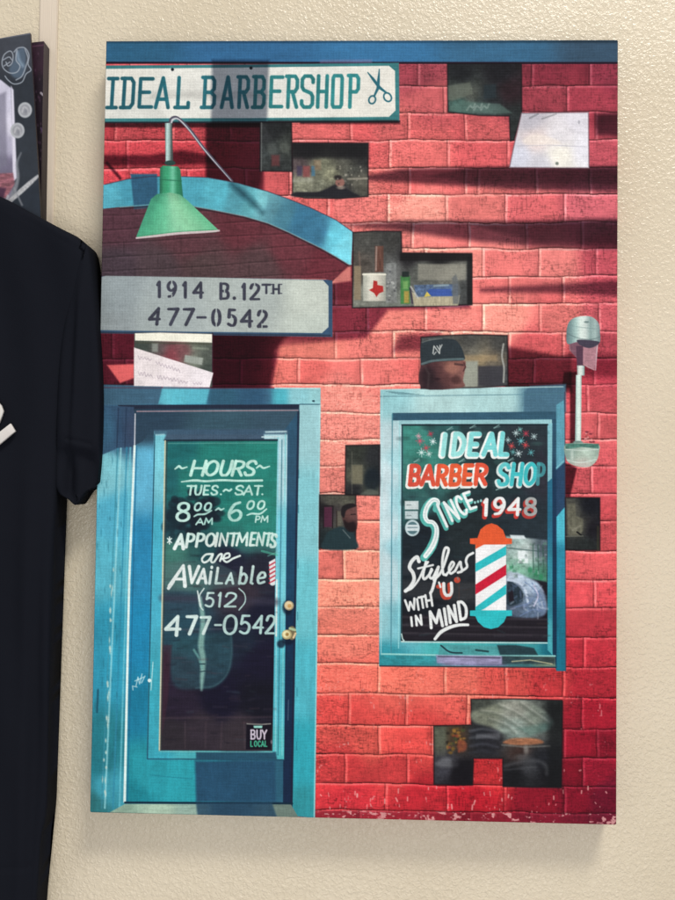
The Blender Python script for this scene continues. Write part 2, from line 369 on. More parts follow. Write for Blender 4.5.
# --- arched awning
AW = ('awning',); AB = ('awning','blue_trim')
arc_top = [(90,187),(105,184.5),(128,179),(150,176.5),(182,176.5),(208,177.5),(238,183),(268,191.5),(290,199.5),(310,207.5),(336,220),(353,232)]
arc_bot = [(351,264),(349,264.5),(335,256),(321,248),(288.5,232),(268,223),(244,216),(217,210.5),(192,206),(165,204.2),(146,205),(120,207),(90,210)]
under = grad((115,225,100,62,74),(180,235,104,64,72),(195,248,108,66,74),(200,262,94,72,74),(115,268,84,68,78),(240,225,116,56,66),(290,250,122,60,70),(330,268,126,54,66),(260,268,100,72,76),(160,268,90,72,78), p=3)
def underf(X, Y):
    Yc = Y+.06*(X-180)+.9*vnoise(X/30, Y/9, 12); ph = np.mod(Yc, 14.0); row = np.floor(Yc/14.0); ver = np.mod(X+row*23, 57.0)
    c = under(X, Y)*.90*(1-.22*np.clip(1-np.abs(ph-1)/1.1, 0, 1)+.12*np.clip(1-np.abs(ph-2.6)/1.1, 0, 1)-.14*np.clip(1-np.abs(ver-2)/1.2, 0, 1))[..., None]; return c*(1+.10*fbm(X/6, Y/1.6, 3, 13)+.07*vnoise(X/1.6, Y/1.6, 14))[..., None]
A.poly([(90,205)]+[(165,202),(217,209),(268,221),(321,246),(349,264),(330,284),(326,279),(90,277)], underf, AW)
def arccol(X, Y):
    c = grad((112,195,85,175,195),(128,192,70,155,178),(192,190,75,165,185),(215,192,85,180,198),(240,198,78,150,165),(250,202,95,175,185),(262,204,125,200,208),(270,208,84,138,152),(285,215,72,130,150),
             (300,220,58,118,150),(320,232,60,120,152),(334,236,105,205,225),(346,245,120,215,232),p=4)(X, Y)
    return c*(1+.08*fbm(X/9, Y/4, 3, 15))[..., None]
A.poly(arc_top+arc_bot, arccol, AB)
A.poly([(130.5,174),(157,174),(158,207),(134,209)], vary(rgb(48,95,125), .08, 5, 5, 3), AB, soft=1.5)
A.stroke([(232,184),(250,200),(262,212)], [5,7,4], rgb(135,150,160), soft=6, mode='mul')
A.stroke(arc_top[1:], 1.2, rgb(60,40,60), AB, op=.5); A.stroke(arc_bot[:-1], 1.3, rgb(120,180,185), AB, op=.6); A.stroke([(x_,y_+1.6) for x_,y_ in arc_bot[:-1]], 1.5, rgb(50,34,44), AW, op=.7)
A.stroke([(350.6,233),(350.6,264)], 2.0, rgb(130,215,225), AB, op=.6)

# --- gooseneck lamp
LA = ('gooseneck_lamp','arm'); LS = ('gooseneck_lamp','shade')
A.stroke(smooth([(170,125),(172,119),(178,118.5),(190,130),(205,150),(232,181)]), [3.5,4.2,3.4,3.2,3.2,2.4], rgb(85,80,98), LA)
A.stroke(smooth([(171,124),(173,119.5),(179,119.5),(190,131),(205,150.5),(231,180.5)]), [1.5,2,1.2,1.2,1,.6], rgb(190,195,198), LA)
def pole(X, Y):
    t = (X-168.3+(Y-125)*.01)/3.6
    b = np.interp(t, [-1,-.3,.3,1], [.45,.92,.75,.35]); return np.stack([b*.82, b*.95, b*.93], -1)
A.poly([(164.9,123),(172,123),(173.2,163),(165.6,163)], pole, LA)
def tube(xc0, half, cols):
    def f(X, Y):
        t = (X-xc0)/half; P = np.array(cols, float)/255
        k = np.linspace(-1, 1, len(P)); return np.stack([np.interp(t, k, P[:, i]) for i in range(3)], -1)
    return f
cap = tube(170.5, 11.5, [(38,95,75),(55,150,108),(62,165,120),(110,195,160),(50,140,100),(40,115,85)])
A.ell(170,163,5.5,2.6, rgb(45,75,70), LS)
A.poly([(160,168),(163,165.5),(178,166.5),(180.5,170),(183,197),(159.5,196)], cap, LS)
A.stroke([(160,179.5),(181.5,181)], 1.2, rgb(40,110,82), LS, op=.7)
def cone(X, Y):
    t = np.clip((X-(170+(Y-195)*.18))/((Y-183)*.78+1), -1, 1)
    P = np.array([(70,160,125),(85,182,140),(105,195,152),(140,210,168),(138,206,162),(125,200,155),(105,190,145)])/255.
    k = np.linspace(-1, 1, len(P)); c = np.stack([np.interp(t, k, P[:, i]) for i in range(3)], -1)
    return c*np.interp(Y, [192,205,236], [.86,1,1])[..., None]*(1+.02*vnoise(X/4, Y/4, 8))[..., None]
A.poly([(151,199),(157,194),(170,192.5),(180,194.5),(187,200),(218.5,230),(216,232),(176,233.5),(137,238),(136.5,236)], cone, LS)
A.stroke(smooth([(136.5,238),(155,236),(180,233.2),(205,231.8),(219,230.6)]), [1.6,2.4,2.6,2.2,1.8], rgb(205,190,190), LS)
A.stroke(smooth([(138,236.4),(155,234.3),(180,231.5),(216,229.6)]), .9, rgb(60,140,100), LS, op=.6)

# --- address board
DB = ('address_board',); DL = ('address_board','lettering')
A.poly([(90,277),(105,276.3),(200,277.5),(326,279.6),(332.5,280.5),(332.5,337),(200,335),(90,333)], rgb(58,88,118), DB)
A.poly([(90,280),(106,275.8),(200,277.3),(323,280.2),(328.5,286),(328.5,327),(322,333),(200,331.8),(90,330)],
       vary(grad((110,300,150,162,165),(160,320,165,176,175),(250,300,172,182,178),(318,300,195,203,192),(320,325,190,200,190),(110,325,148,158,160)), .03, 14, 6, 9), DB)
A.stroke([(90,332.3),(200,334),(330,335.5)], 1.6, rgb(48,62,82), DB)
ink = vary(rgb(66,68,82), .2, 2, 2, 4)
for ch,x,y,wd,ht in [('1',155.5,282.2,7,14.5),('9',168,282.3,7.8,14.7),('1',181.5,282.6,7,14.5),('4',193.8,282.8,9,14.5),('B',220,283.8,8.6,14.8),('1',241,284.2,6,14.8),('2',250.5,284.4,8.6,14.8)]:
    glyph(A, ch, x, y, wd, ht, 3.3, ink, DL, thin=.72)
A.ell(234.3,298.2,1.8,1.8, ink, DL)
text(A, [('T',262.5,284.6,7.6,8.5),('H',273,284.9,6.2,8.5)], 2.3, ink, DL)
for x in (272.2,280): 
    A.stroke([(x-1.2,284.4),(x+1.8,284.4)], 1.1, ink, DL); A.stroke([(x-1.2,293.4),(x+1.8,293.4)], 1.1, ink, DL)
for ch,x,y,wd,ht in [('4',149,308.5,10,15.6),('7',166.5,308.8,10,15.6),('7',182,309,10,15.6),('-',197.5,309.6,8,15.6),('0',212.8,309.8,7,15.6),('5',228,310,7.6,15.6),('4',241.5,310.6,10.5,15.6),('2',258,311,8.6,15.6)]:
    glyph(A, ch, x, y, wd, ht, 3.5, ink, DL, thin=.72, lean=.12 if x < 195 else 0)
pap = rgb(170,180,177)
for x,y0,y1 in [(171.8,281,284.4),(171.8,294.6,298.5),(216.3,308,313),(216.3,322,328),(231.5,316,319),(262,309,313),(262,324,328),(224.5,289.5,292),(254.6,282.5,286)]:
    A.stroke([(x,y0),(x,y1)], 1.1, pap, DB)

# --- door
D = ('door',); DF = ('door','door_frame'); DG = ('door','glass'); DM = ('door','moulding'); DT = ('door','lettering')
def lx(xt, yt, xb, yb): return lambda y: xt+(xb-xt)*(y-yt)/(yb-yt)
left_casing = grad((115,400,62,105,135),(110,430,58,105,138),(125,425,50,80,112),(102,470,125,200,212),(100,560,85,180,200),(118,520,80,178,205),(98,650,45,150,178),(112,650,45,160,190),(95,760,35,128,142),(108,790,60,160,180),(92,805,45,120,125), p=3)
A.poly([(80,387),(104,387.5),(320.5,389),(320.5,410),(315,818),(291,816),(80,816)], vary(left_casing, .07, 4, 25, 21), DF)
# head casing
head = grad((115,397,72,110,135),(160,397,55,98,125),(168,397,120,200,212),(172,397,75,180,205),(200,397,70,165,195),(212,397,50,95,120),(260,397,48,88,118),(268,397,60,100,130),(276,397,80,190,205),(300,397,138,200,208),(318,397,150,208,212), p=4)
A.poly([(80,388),(104,387.8),(320.5,388.5),(320.5,404),(80,405)], vary(head, .05, 14, 2, 23), DF)
A.poly([(158,404),(163,386),(210,388),(206,404)], rgb(95,195,212), DF, 3, op=.8); A.poly([(80,404),(80,384),(162,386),(158,404)], vary(rgb(66,105,130), .05, 14, 2, 23), DF, 1.5)
A.stroke([(104,387.5),(210,388.5),(274,388)], 1.2, rgb(90,60,80), DF, op=.6); A.stroke([(275,388),(320,388.3)], 1.2, rgb(190,225,225), DF)
A.stroke([(300,404.4),(320,404.6)], 1, rgb(40,80,100), DF); A.ell(313.5,401,1.4,1, rgb(40,70,85), DF)
# dark head rebate
A.poly([(118,405),(300,404.3),(300,409.5),(118,411)], rgb(38,48,68), DF)
# right casing
A.poly([(299.3,404.8),(320.3,404.8),(313.8,817),(291.8,816)], vary(grad((310,415,155,205,210),(308,520,130,200,208),(305,600,105,195,205),(303,680,75,180,195),(303,760,45,170,185),(300,810,45,150,160), p=3), .06, 3, 30, 24), DF)
A.stroke([(320.1,405),(314.2,817)], 1.3, rgb(175,225,225), DF, op=.7)
for y in (470,505,560,612,688,742): A.stroke([(296+ (816-y)*.008,y),(296+(816-y)*.008,y+8)], .7, rgb(30,110,130), DF, op=.7)
# left casing grooves
for xt,xb,c,wd in [(118,101.5,rgb(60,145,165),1.4),(121,104.8,rgb(150,215,222),1.8),(127,113,rgb(45,140,170),1.5),(130.5,119.5,rgb(110,200,215),1.6)]:
    A.stroke([(xt,445),(xb,808)], wd, c, DF, soft=1.2, op=.75)
# shadow at the top of left casing
A.poly([(80,404),(134,407),(134,447),(126,447),(118,448),(104,454),(80,462)], vary(grad((110,430,62,108,138),(120,430,50,78,108),(128,430,58,75,102), p=3), .05, 3, 12, 25), DF, soft=1)
for x in (118.5,126.5): A.stroke([(x,408),(x-1.5,447)], 1.3, rgb(42,62,88), DF, op=.8)
# chips of bare paint on the frame
for i in range(26):
    y = 560+rng.rand()*245; x = 112.5-(y-560)*.035+rng.randn()*1.0
    A.ell(x, y, .6+.5*rng.rand(), 1.2+2.2*rng.rand(), rgb(190,215,205), DF, soft=1, op=.85)
for i in range(30):
    y = 450+rng.rand()*350; x = 100+rng.rand()*25-(y-450)*.03
    A.ell(x, y, .5, 1.5+3*rng.rand(), rgb(30,100,120), DF, soft=1, op=.5)
A.stroke([(98,690),(97,712)], 1.8, rgb(20,60,80), DF, soft=1.5, op=.7)
# door leaf
leaf = grad((145,420,48,74,94),(210,425,56,90,108),(280,430,56,86,106),(145,470,95,180,212),(140,560,40,140,185),(138,640,28,140,185),(136,700,25,130,165),(150,780,38,158,172),(180,785,40,165,178),(135,795,25,135,150),(270,780,45,100,125), p=3)
A.poly([(136,410),(299,409.5),(292,803),(124,803)], vary(leaf, .05, 5, 22, 26), D)
A.poly([(134,409),(299,409),(299,428),(292,437),(284,431),(160,430),(150,430),(143,441),(134,446)], vary(grad((150,420,46,70,90),(220,422,58,90,106),(280,425,58,86,104)), .06, 20, 1.5, 27), D, soft=1.2)
A.stroke([(137,411.4),(298,410.3)], 1.2, rgb(180,150,158), D, op=.8)
# dark hinge side shade
A.poly([(284.5,430),(299.4,410),(292.3,815),(283,803),(283.5,700)], vary(grad((292,450,48,88,115),(290,560,30,72,102),(288,650,22,50,80),(286,780,24,44,74)), .05, 2, 20, 28), D, soft=.9)
A.stroke([(298.5,412),(291.5,805)], 2.2, rgb(32,38,62), D, op=.8)
A.stroke([(288.5,700),(288,720)], 1, rgb(110,130,150), D, op=.5)
# white reveal line
A.stroke([(135.2,414),(134.6,446)], 1.3, rgb(185,190,200), DF); A.stroke([(134.6,446),(129.2,580),(124.6,802)], [2.2,2.2,2.6], rgb(220,240,235), DF); A.stroke([(136.6,446),(127.3,802)], 1.2, rgb(30,110,150), DF, op=.8)
# moulding around the glass
mo = grad((160,450,120,205,220),(156,560,70,180,205),(152,740,55,170,190),(200,755,70,175,185),(240,755,35,85,108),(280,755,80,190,195),(283,450,175,215,222),(281,560,110,200,215),(279,700,80,185,200),(200,436,70,80,100), p=4)
A.poly([(154,431),(287.5,430.5),(284,760),(146.5,760)], vary(mo, .05, 3, 20, 29), DM)
A.poly([(168,430),(264,429),(264,440),(164,440)], rgb(68,92,114), DM, soft=2)
A.poly([(154,429.5),(288,429.5),(288,434.5),(154,434.5)], rgb(62,92,116), DM, soft=1.5, op=.8)
A.stroke([(266,432),(286,431.5)], 1.5, rgb(175,205,210), DM, soft=1.2)
A.stroke([(155.5,435),(164,434.5)], 1.3, rgb(150,200,210), DM, soft=1.2)
A.stroke([(154.7,435),(147.3,759),(284,759.8)], 1.2, rgb(30,80,105), DM, op=.9)
A.stroke([(282,440),(278,755)], 1.1, rgb(40,105,125), DM, op=.7); A.stroke([(278,436),(275.5,752)], 1.2, rgb(130,205,215), DM, op=.9); A.stroke([(285.5,434),(282,755)], 1.1, rgb(120,205,210), DM, op=.8)
A.stroke([(262,437),(279,436.5)], 1.3, rgb(190,215,218), DM)
A.stroke([(276.8,580),(276.2,636)], 1.6, rgb(215,232,228), DM)
A.poly([(196,752),(276,752),(277,760),(196,760)], rgb(38,84,108), DM, soft=2)
A.poly([(195,761),(275,761),(276,802),(196,802)], vary(rgb(38,82,112), .06, 8, 8, 31), D, soft=4)
A.stroke([(125,802.6),(292,803.5)], 2.2, rgb(18,45,65), D); A.stroke([(150,775),(192,779)], 1, rgb(25,120,140), D, op=.5)
# threshold
TH = ('door','threshold')
A.poly([(104,815.5),(125,804),(291,804.5),(300,820),(104,820)], vary(grad((120,812,140,170,150),(160,808,168,195,172),(190,810,150,180,165),(230,810,45,82,105),(280,810,110,130,120)), .08, 8, 2, 32), TH)
A.poly([(196,803),(272,803),(278,820),(198,820)], rgb(40,75,100), TH, soft=3, op=.85)
A.stroke([(90,812.6),(300,818.2)], 1.5, rgb(70,80,80), TH, op=.8)
# glass and what it shows
gl = grad((175,450,30,110,112),(220,455,35,128,118),(265,455,38,135,122),(220,490,32,125,115),(265,510,40,132,118),(250,528,40,130,118),(268,528,42,132,120),(240,535,42,115,108),(250,500,38,134,120),(185,480,38,128,118),(235,515,38,130,118),(172,480,32,100,105),(172,530,35,75,85),(175,548,58,115,105),(200,552,35,80,85),(185,575,70,110,108),
          (230,560,35,38,58),(260,570,40,42,58),(240,590,58,50,62),(180,605,45,72,88),(265,620,28,30,52),(180,625,40,75,90),(170,680,45,35,55),(240,640,32,42,60),(260,660,28,26,48),(220,700,26,24,46),(180,705,42,34,52),
          (200,730,54,46,56),(240,735,58,50,58),(175,735,50,44,52),(260,700,24,24,38), p=3.6)
A.poly([(165.3,440),(277.5,440),(272.5,751),(159,750.5)], vary(gl, .10, 22, 4, 33), DG)
for i in range(70):
    a = rng.rand()*6.28; r = rng.rand()**.6*1.05
    A.ell(194+26*r*math.cos(a)*.9, 512+20*r*math.sin(a), 3+3.5*rng.rand(), 2.5+2.5*rng.rand(), rgb(26,38,50), DG, soft=2, op=.7)
for i in range(16): A.ell(165+rng.rand()*22, 505+rng.rand()*35, 3+3*rng.rand(), 3+3*rng.rand(), rgb(26,48,58), DG, soft=2, op=.55)
A.poly([(167,546),(200,546),(198,562),(167,562)], rgb(70,130,118), DG, 5, op=.35)
A.poly([(162,562),(212,560),(236,572),(240,586),(210,590),(162,592)], rgb(92,130,125), DG, 3, op=.35)
A.rect(240,545,277,553, rgb(70,110,112), DG, soft=3, op=.35); A.stroke([(262,551),(277,555)], 2.2, rgb(80,190,160), DG, op=.6); A.stroke([(268,556),(277,552)], 1.2, rgb(120,200,180), DG, op=.5)
A.stroke([(163,598),(276,602)], 7, rgb(62,60,78), DG, soft=5, op=.6)
A.stroke([(163,630),(274,628)], 1.6, rgb(96,100,115), DG, soft=2, op=.5)
# barber chair behind the glass
A.poly(smooth([(172,642),(200,636),(228,632),(232,650),(229,672),(215,687),(196,689),(176,687),(170,670)], 5, True), vary(rgb(46,90,100), .25, 12, 5, 34), DG, soft=6, op=.62)
A.stroke(smooth([(231,633),(231.5,655),(227,674),(214,686),(196,688)]), 1.4, rgb(76,122,128), DG, soft=2, op=.5)
A.poly([(162,645),(172,645),(168,700),(162,735),(160,735)], rgb(72,40,55), DG, 3, op=.6)
A.stroke(smooth([(200,598),(203,622),(201,645),(203,660),(202,680),(201.5,690)]), [3.5,5,6,5.5,4,1.8], rgb(150,200,186), DG, soft=2.6, op=.75)
A.stroke([(194,650),(199,658),(202,668)], 2.4, rgb(110,170,165), DG, soft=1.5, op=.7); A.stroke([(199,664),(205,664)], 1.2, rgb(40,70,80), DG); A.stroke([(199,672),(205,671)], 1, rgb(40,70,80), DG)
A.stroke([(163,718),(272,717)], 2, rgb(80,64,74), DG, soft=2, op=.5)
for x in (185,206,222,244): A.stroke([(x,722),(x+rng.randn(),748)], 1.4, rgb(92,74,82), DG, soft=2, op=.35)
A.stroke([(165,440.5),(277,440)], 2, rgb(30,50,65), DG); A.stroke([(168,443.4),(276,443)], .9, rgb(110,175,165), DG, op=.6)
A.stroke([(165.2,441),(159.4,750)], 1.5, rgb(200,200,170), DM); A.stroke([(167,441),(161,750)], 1.2, rgb(60,70,70), DG, op=.7)
A.stroke([(159,751.5),(272,752)], 1.2, rgb(120,190,185), DM, op=.6)
for i in range(110):
    x = 163+rng.rand()*108; y = 555+rng.rand()*190
    A.stroke([(x, y), (x+3+10*rng.rand(), y+rng.randn()*.8)], .6+1.4*rng.rand(), rgb(*[(70,62,76),(20,20,34),(52,70,80),(80,58,66)][rng.randint(4)]), DG, soft=2, op=.28)
# lettering
wh = vary(grad((220,470,190,232,218),(220,520,170,220,208),(220,545,222,235,228),(185,575,225,235,232),(230,600,175,205,200),(180,625,205,225,220),(260,625,175,210,205)), .08, 4, 4, 35)
for ch,x,wd in [('H',190,13),('O',204.5,11),('U',219,10),('R',231,10.5),('S',244,9.5)]:
    glyph(A, ch, x, 461.2, wd, 14, 3.2, wh, DT, lean=.28, thin=.75)
A.stroke(smooth([(175,469),(179,466.3),(182,468.3),(187,467)]), [1.3,2.4,2,1.2], wh, DT); A.stroke(smooth([(256.5,468),(260,465.8),(263.5,468),(269.5,466.3)]), [1.3,2.4,2,1.2], wh, DT)
A.stroke(smooth([(181.5,481.8),(195,480.4),(206,481.2),(222,480.2),(240,480.8),(262,480.4)]), [1.3,2.4,2.0,2.2,2.0,2.2], wh, DT)
for ch,x,wd in [('T',186,8),('U',194.5,6),('E',203,5.5),('S',211,6),('.',219.5,3),('~',223,7.5),('S',235,7.5),('A',243.5,8.5),('T',253.5,7.5),('.',261,3)]:
    glyph(A, ch, x, 485.8, wd, 8.8, 2.1, wh, DT, lean=.16, thin=.8)
glyph(A, '8', 176.3, 503, 12.5, 17.5, 3.2, wh, DT, lean=.08, thin=.72); glyph(A, '6', 228.3, 502.5, 12.5, 17.5, 3.2, wh, DT, lean=.08, thin=.72)
for x in (194,204): glyph(A, '0', x, 503, 6, 7.5, 2, wh, DT, lean=.25)
for x in (246.5,257): glyph(A, '0', x, 501, 6.3, 8, 2, wh, DT, lean=.25)
A.stroke(smooth([(194,516.5),(198,514.5),(205,514),(211.5,510.5)]), [1.2,1.9,1.8,1.4], wh, DT); A.stroke(smooth([(247,515.2),(252,513.6),(260,513.8),(266.5,509)]), [1.2,1.9,1.8,1.4], wh, DT)
text(A, [('A',196,518.5,7,6),('M',204.5,518.2,7.5,6)], 1.5, wh, DT, lean=.15); text(A, [('P',255,516.2,4.5,6),('M',261,516,6.5,6)], 1.4, wh, DT, lean=.15)
A.stroke(smooth([(215.5,510.2),(218.5,508.4),(221,509.8),(224,508.5)]), [1.2,2.2,2,1.2], wh, DT)
glyph(A, '*', 167, 537, 5, 7, 1.1, wh, DT)
for ch,x,y,wd,ht,pn in [('A',174.5,534.5,8.8,14,3.2),('P',185.5,534,7.3,13,2.6),('P',195.5,533.8,7.3,12.6,2.5),('O',205.5,533.6,8,12.4,2.3),('I',214.5,533.4,2,12.4,2.4),('N',219,533.4,7.5,12.2,2.1),('T',228.5,533.2,7.5,12.2,2.2),
                        ('M',236.5,533,10,12.2,2.1),('E',249.5,533,5,12.2,2.3),('N',256.3,533,6.4,12.2,2.2),('T',264,533.2,6.6,12.2,2.2),('S',270,534.5,5,12.5,2.5)]:
    glyph(A, ch, x, y, wd, ht, pn*1.18, wh, DT, lean=.16, thin=.78)
A.stroke(smooth([(212,554),(206,554.5),(202,559),(204,562.5),(209,560),(213,554),(211,561),(214,562),(219,555),(222,554.5),(220,561)],5), 2.0, wh, DT)
A.stroke(smooth([(222,559),(229,557),(229,553.5),(225,554.5),(223.5,559.5),(227,562),(233,558.5),(240,555.8)],5), 2.0, wh, DT)
glyph(A, 'A', 169.5, 565.5, 15.5, 20.5, 4, wh, DT, lean=.3, thin=.7); A.stroke([(168.5,588.3),(173,582)], 3.2, wh, DT)
for ch,x,y,wd,ht,pn in [('V',187,566.5,9.5,16.5,2.8),('A',197.5,569,8.5,14,2.7),('i',208,567,3,16.5,2.3),('L',215,568,7.5,15.3,2.2),('A',226,573,7,10.5,2.1),('b',238.5,567.5,8,16,2.3),('l',249,566.5,4.5,17,2.3),('e',256.5,566.5,8.5,17,2.3)]:
    glyph(A, ch, x, y, wd, ht, pn*1.2, wh, DT, lean=.14, thin=.78)
# little barber pole used as the exclamation mark
BM = ('door','lettering')
A.poly([(269,562),(275.3,558.5),(275.3,583.5),(270,584)], rgb(228,228,228), BM)
for k in range(5): A.stroke([(269.4,565.5+k*4.4),(275,562.3+k*4.4)], 1.5, rgb(200,60,80), BM)
A.ell(272.6,584,2.6,1.6, rgb(215,225,225), BM)
for ch,x,wd in [('5',205,8),('1',216,6),('2',224.5,11)]: glyph(A, ch, x, 593, wd, 13.5, 2.3, wh, DT, lean=.1, thin=.85)
A.stroke(smooth([(204,588.5),(199.5,596),(200.5,606),(203,610)]), 1.2, wh, DT); A.stroke(smooth([(239,588.5),(244.5,594),(245,602),(239,610)]), 1.2, wh, DT)
A.stroke([(197.5,591),(200.5,606)], [1.2,2.2], wh, DT)
for ch,x,y,wd,ht,pn in [('4',165.5,616.5,14,18.5,3.3),('7',185.5,616.3,10,17.5,3.2),('7',199.5,617,9.5,16.5,2.8),('-',214.5,617,6,16,2.4),('0',223.5,615.5,12,18.5,2.6),('5',239.5,615.8,9.5,17.5,2.5),('4',253,616,9.5,17,2.4),('2',265.5,615.8,8.5,17.5,2.5)]:
    glyph(A, ch, x, y, wd, ht, pn*1.15, wh, DT, lean=.08, thin=.75)
# sticker
ST = ('door','sticker')
A.poly([(246.5,723.5),(271,723.5),(271,749.5),(246,749.5)], vary(rgb(24,20,34), .1, 3, 3), ST)
A.stroke([(247,723.8),(254,724.2),(262,724.4),(270.5,723.8)], 1.1, rgb(170,170,160), ST, op=.8)
A.poly([(253.5,725.8),(262.5,725.6),(262,728),(254,728)], rgb(150,215,200), ST)
text(A, [('B',250.8,730.2,4.2,8.6),('U',256.8,730.2,4.2,8.6),('Y',262.2,730.2,4.4,8.6)], 1.6, rgb(205,195,210), ST)
text(A, [('L',250.6,741,2,5.4),('O',254.4,741,2.4,5.4),('C',258.2,741,2.2,5.4),('A',261.4,741,2.6,5.4),('L',265,741,2,5.4)], 1.0, rgb(70,190,150), ST)
A.ell(271.5,742,1,2, rgb(150,150,160), DG, op=.6)
# door knob and lock
KN = ('door','door_knob')
A.ell(287.5,607.5,5,7, rgb(14,28,50), D, soft=3, op=.8); A.ell(288,640,6,5, rgb(14,28,50), D, soft=3, op=.8); A.ell(281,644,4,4, rgb(18,32,54), D, soft=2, op=.8)
A.ell(289,605.6,4.8,4.8, rgb(165,150,115), KN); A.ell(288.6,605.2,3.9,3.9, rgb(228,208,165), KN, soft=1.2); A.ell(289.5,606,2,2, rgb(205,160,95), KN, soft=1.5)
A.ell(292,633,4.3,7, rgb(120,110,80), KN); A.stroke([(290,628.5),(295,630)], 2.4, rgb(170,190,150), KN); A.ell(286.8,634.6,5,4.8, rgb(180,165,115), KN); A.ell(286.2,634.2,3.7,3.5, rgb(232,225,175), KN, soft=1.2); A.ell(287.2,634.4,1.8,1.8, rgb(165,130,70), KN, soft=1.3)
A.stroke([(293.5,637.5),(295.5,633.5)], 2, rgb(222,195,150), KN)
# scratches on the stile
for p in ([(133,690),(132.5,686),(137,687)], [(136,686),(138,677),(139.5,684)], [(140,683),(142,674)], [(141.5,683),(145,676)], [(135,681),(144,677)]): A.stroke(p, .9, rgb(205,232,232), D, op=.8)
A.ell(149.5,680.5,1.8,1.8, rgb(225,240,235), DM); A.stroke([(153,662),(151,690)], .8, rgb(210,235,230), DM, op=.8)

# --- window
W_ = ('window','window_frame'); WG = ('window','glass'); WT = ('window','lettering'); WP = ('window','barber_pole_emblem'); WS = ('window','sticker'); WL = ('window','sill')
fr = grad((386,400,150,205,210),(440,400,178,215,214),(500,400,172,212,212),(384,440,190,216,220),(384,500,205,222,226),(384,560,195,218,222),(384,590,180,212,218),(397,500,160,212,220),(540,400,80,125,145),(385,470,198,220,224),(385,530,198,221,225),(385,620,150,205,212),(396,460,165,212,218),(396,550,150,205,215),(396,620,115,190,202),(386,660,45,150,165),(450,650,70,180,180),(520,655,60,160,165),
          (560,430,95,165,182),(559,480,40,72,102),(560,530,38,130,158),(560,600,25,115,140),(560,655,20,105,125), p=2.0)
A.poly([(380.3,389.5),(470,387.5),(564.5,386),(565.8,671),(556.5,671),(555,667),(379,666)], vary(fr, .05, 4, 14, 36), W_)
A.poly([(524,392),(530,386),(566,384),(566,412),(524,413)], rgb(72,112,135), W_, 2.5, op=.85)
A.stroke([(380,396.5),(520,394.5),(563,393.5)], .9, rgb(75,120,135), W_, op=.6); A.stroke([(381,389.8),(470,388),(563,386.8)], 1, rgb(185,215,212), W_, op=.8)
for i in range(5): A.stroke([(386+i*3,391.5+i*.7),(404+i*5,392.5+i*.6)], .6, rgb(70,110,120), W_, op=.5)
A.poly([(392.5,413),(559,411.5),(559,419.5),(392.5,420.5)], vary(rgb(52,92,114), .06, 20, 2, 2), W_)
A.stroke([(392.3,414),(391,655)], 1.2, rgb(70,135,150), W_, op=.8); A.stroke([(399.5,424),(398.5,648)], 1, rgb(150,215,218), W_, op=.8)
A.stroke([(382.5,395),(381,664)], 1.1, rgb(180,220,222), W_, op=.6)
A.poly([(399,420.5),(552,419.5),(552,424.5),(399,425)], vary(rgb(150,200,205), .05, 20, 2, 2), W_)
# right hand rebate
A.poly([(552,419),(558.5,418.5),(556.5,668),(552.5,652)], vary(grad((555,430,45,82,105),(555,500,28,58,88),(555,600,20,55,82)), .05, 2, 20), W_)
A.poly([(547.5,424),(552.3,423),(552,480),(547.6,487)], rgb(128,190,200), W_); A.poly([(547.5,482),(552.3,478),(552.5,655),(547.5,650)], vary(grad((550,500,40,110,138),(550,600,48,140,160),(550,640,70,170,180)), .05, 2, 20), W_)
A.poly([(556.3,405),(564,400),(565,462),(556.3,470)], vary(rgb(92,160,180), .05, 2, 9), W_, 1.2)
A.poly([(556.3,470),(565,462),(565,507),(556.3,517)], vary(rgb(42,72,104), .05, 2, 9), W_, 1.0)
A.stroke([(556.4,468),(563.5,461)], 1, rgb(130,195,205), W_, op=.8)
A.poly([(556.5,517),(565,507),(565.6,671),(557,671)], vary(grad((560,525,75,185,205),(561,560,40,140,168),(561,640,25,115,140)), .05, 2, 20), W_, .9)
A.stroke([(564.8,392),(565.8,671)], 1.2, rgb(60,60,80), W_, op=.6)
A.stroke([(380,666),(556,667.5)], 1.4, rgb(55,50,60), W_)
# sill and the reflections in it
A.poly([(380,655),(555,656.5),(555.5,666.5),(380,665)], vary(grad((390,660,45,145,155),(420,660,50,150,158),(460,661,130,130,165),(490,662,115,115,150),(520,661,60,110,115),(550,663,110,130,110)), .16, 5, 2, 37), WL)
A.stroke([(382,654),(433,655),(555,656)], 1.6, rgb(140,205,200), WL)
A.poly([(440,645),(446,644.5),(497,646),(500,655),(438,655)], vary(rgb(75,160,162), .1, 6, 3), W_, 1.5)
A.stroke(smooth([(441,645.5),(450,652),(462,653)]), 1.6, rgb(30,60,70), W_); A.stroke([(476,650),(488,651.5)], 2, rgb(35,75,80), W_)
A.poly([(497,645),(516,645),(534,648),(538,655),(500,655)], vary(rgb(38,66,74), .15, 6, 3), W_, 1.5); A.poly([(436,655),(502,656),(502,664),(437,663)], vary(rgb(150,145,180), .2, 8, 3), WL, 1.5, op=.9)
A.stroke([(438,656.5),(500,658)], 1, rgb(55,50,70), WL, op=.8)
A.poly([(502,656),(555,657),(555,664),(502,664)], vary(rgb(45,62,68), .4, 6, 2), WL, 1.5, op=.8); A.stroke([(512,661.5),(530,660),(552,664)], 1.2, rgb(200,195,150), WL, op=.7)
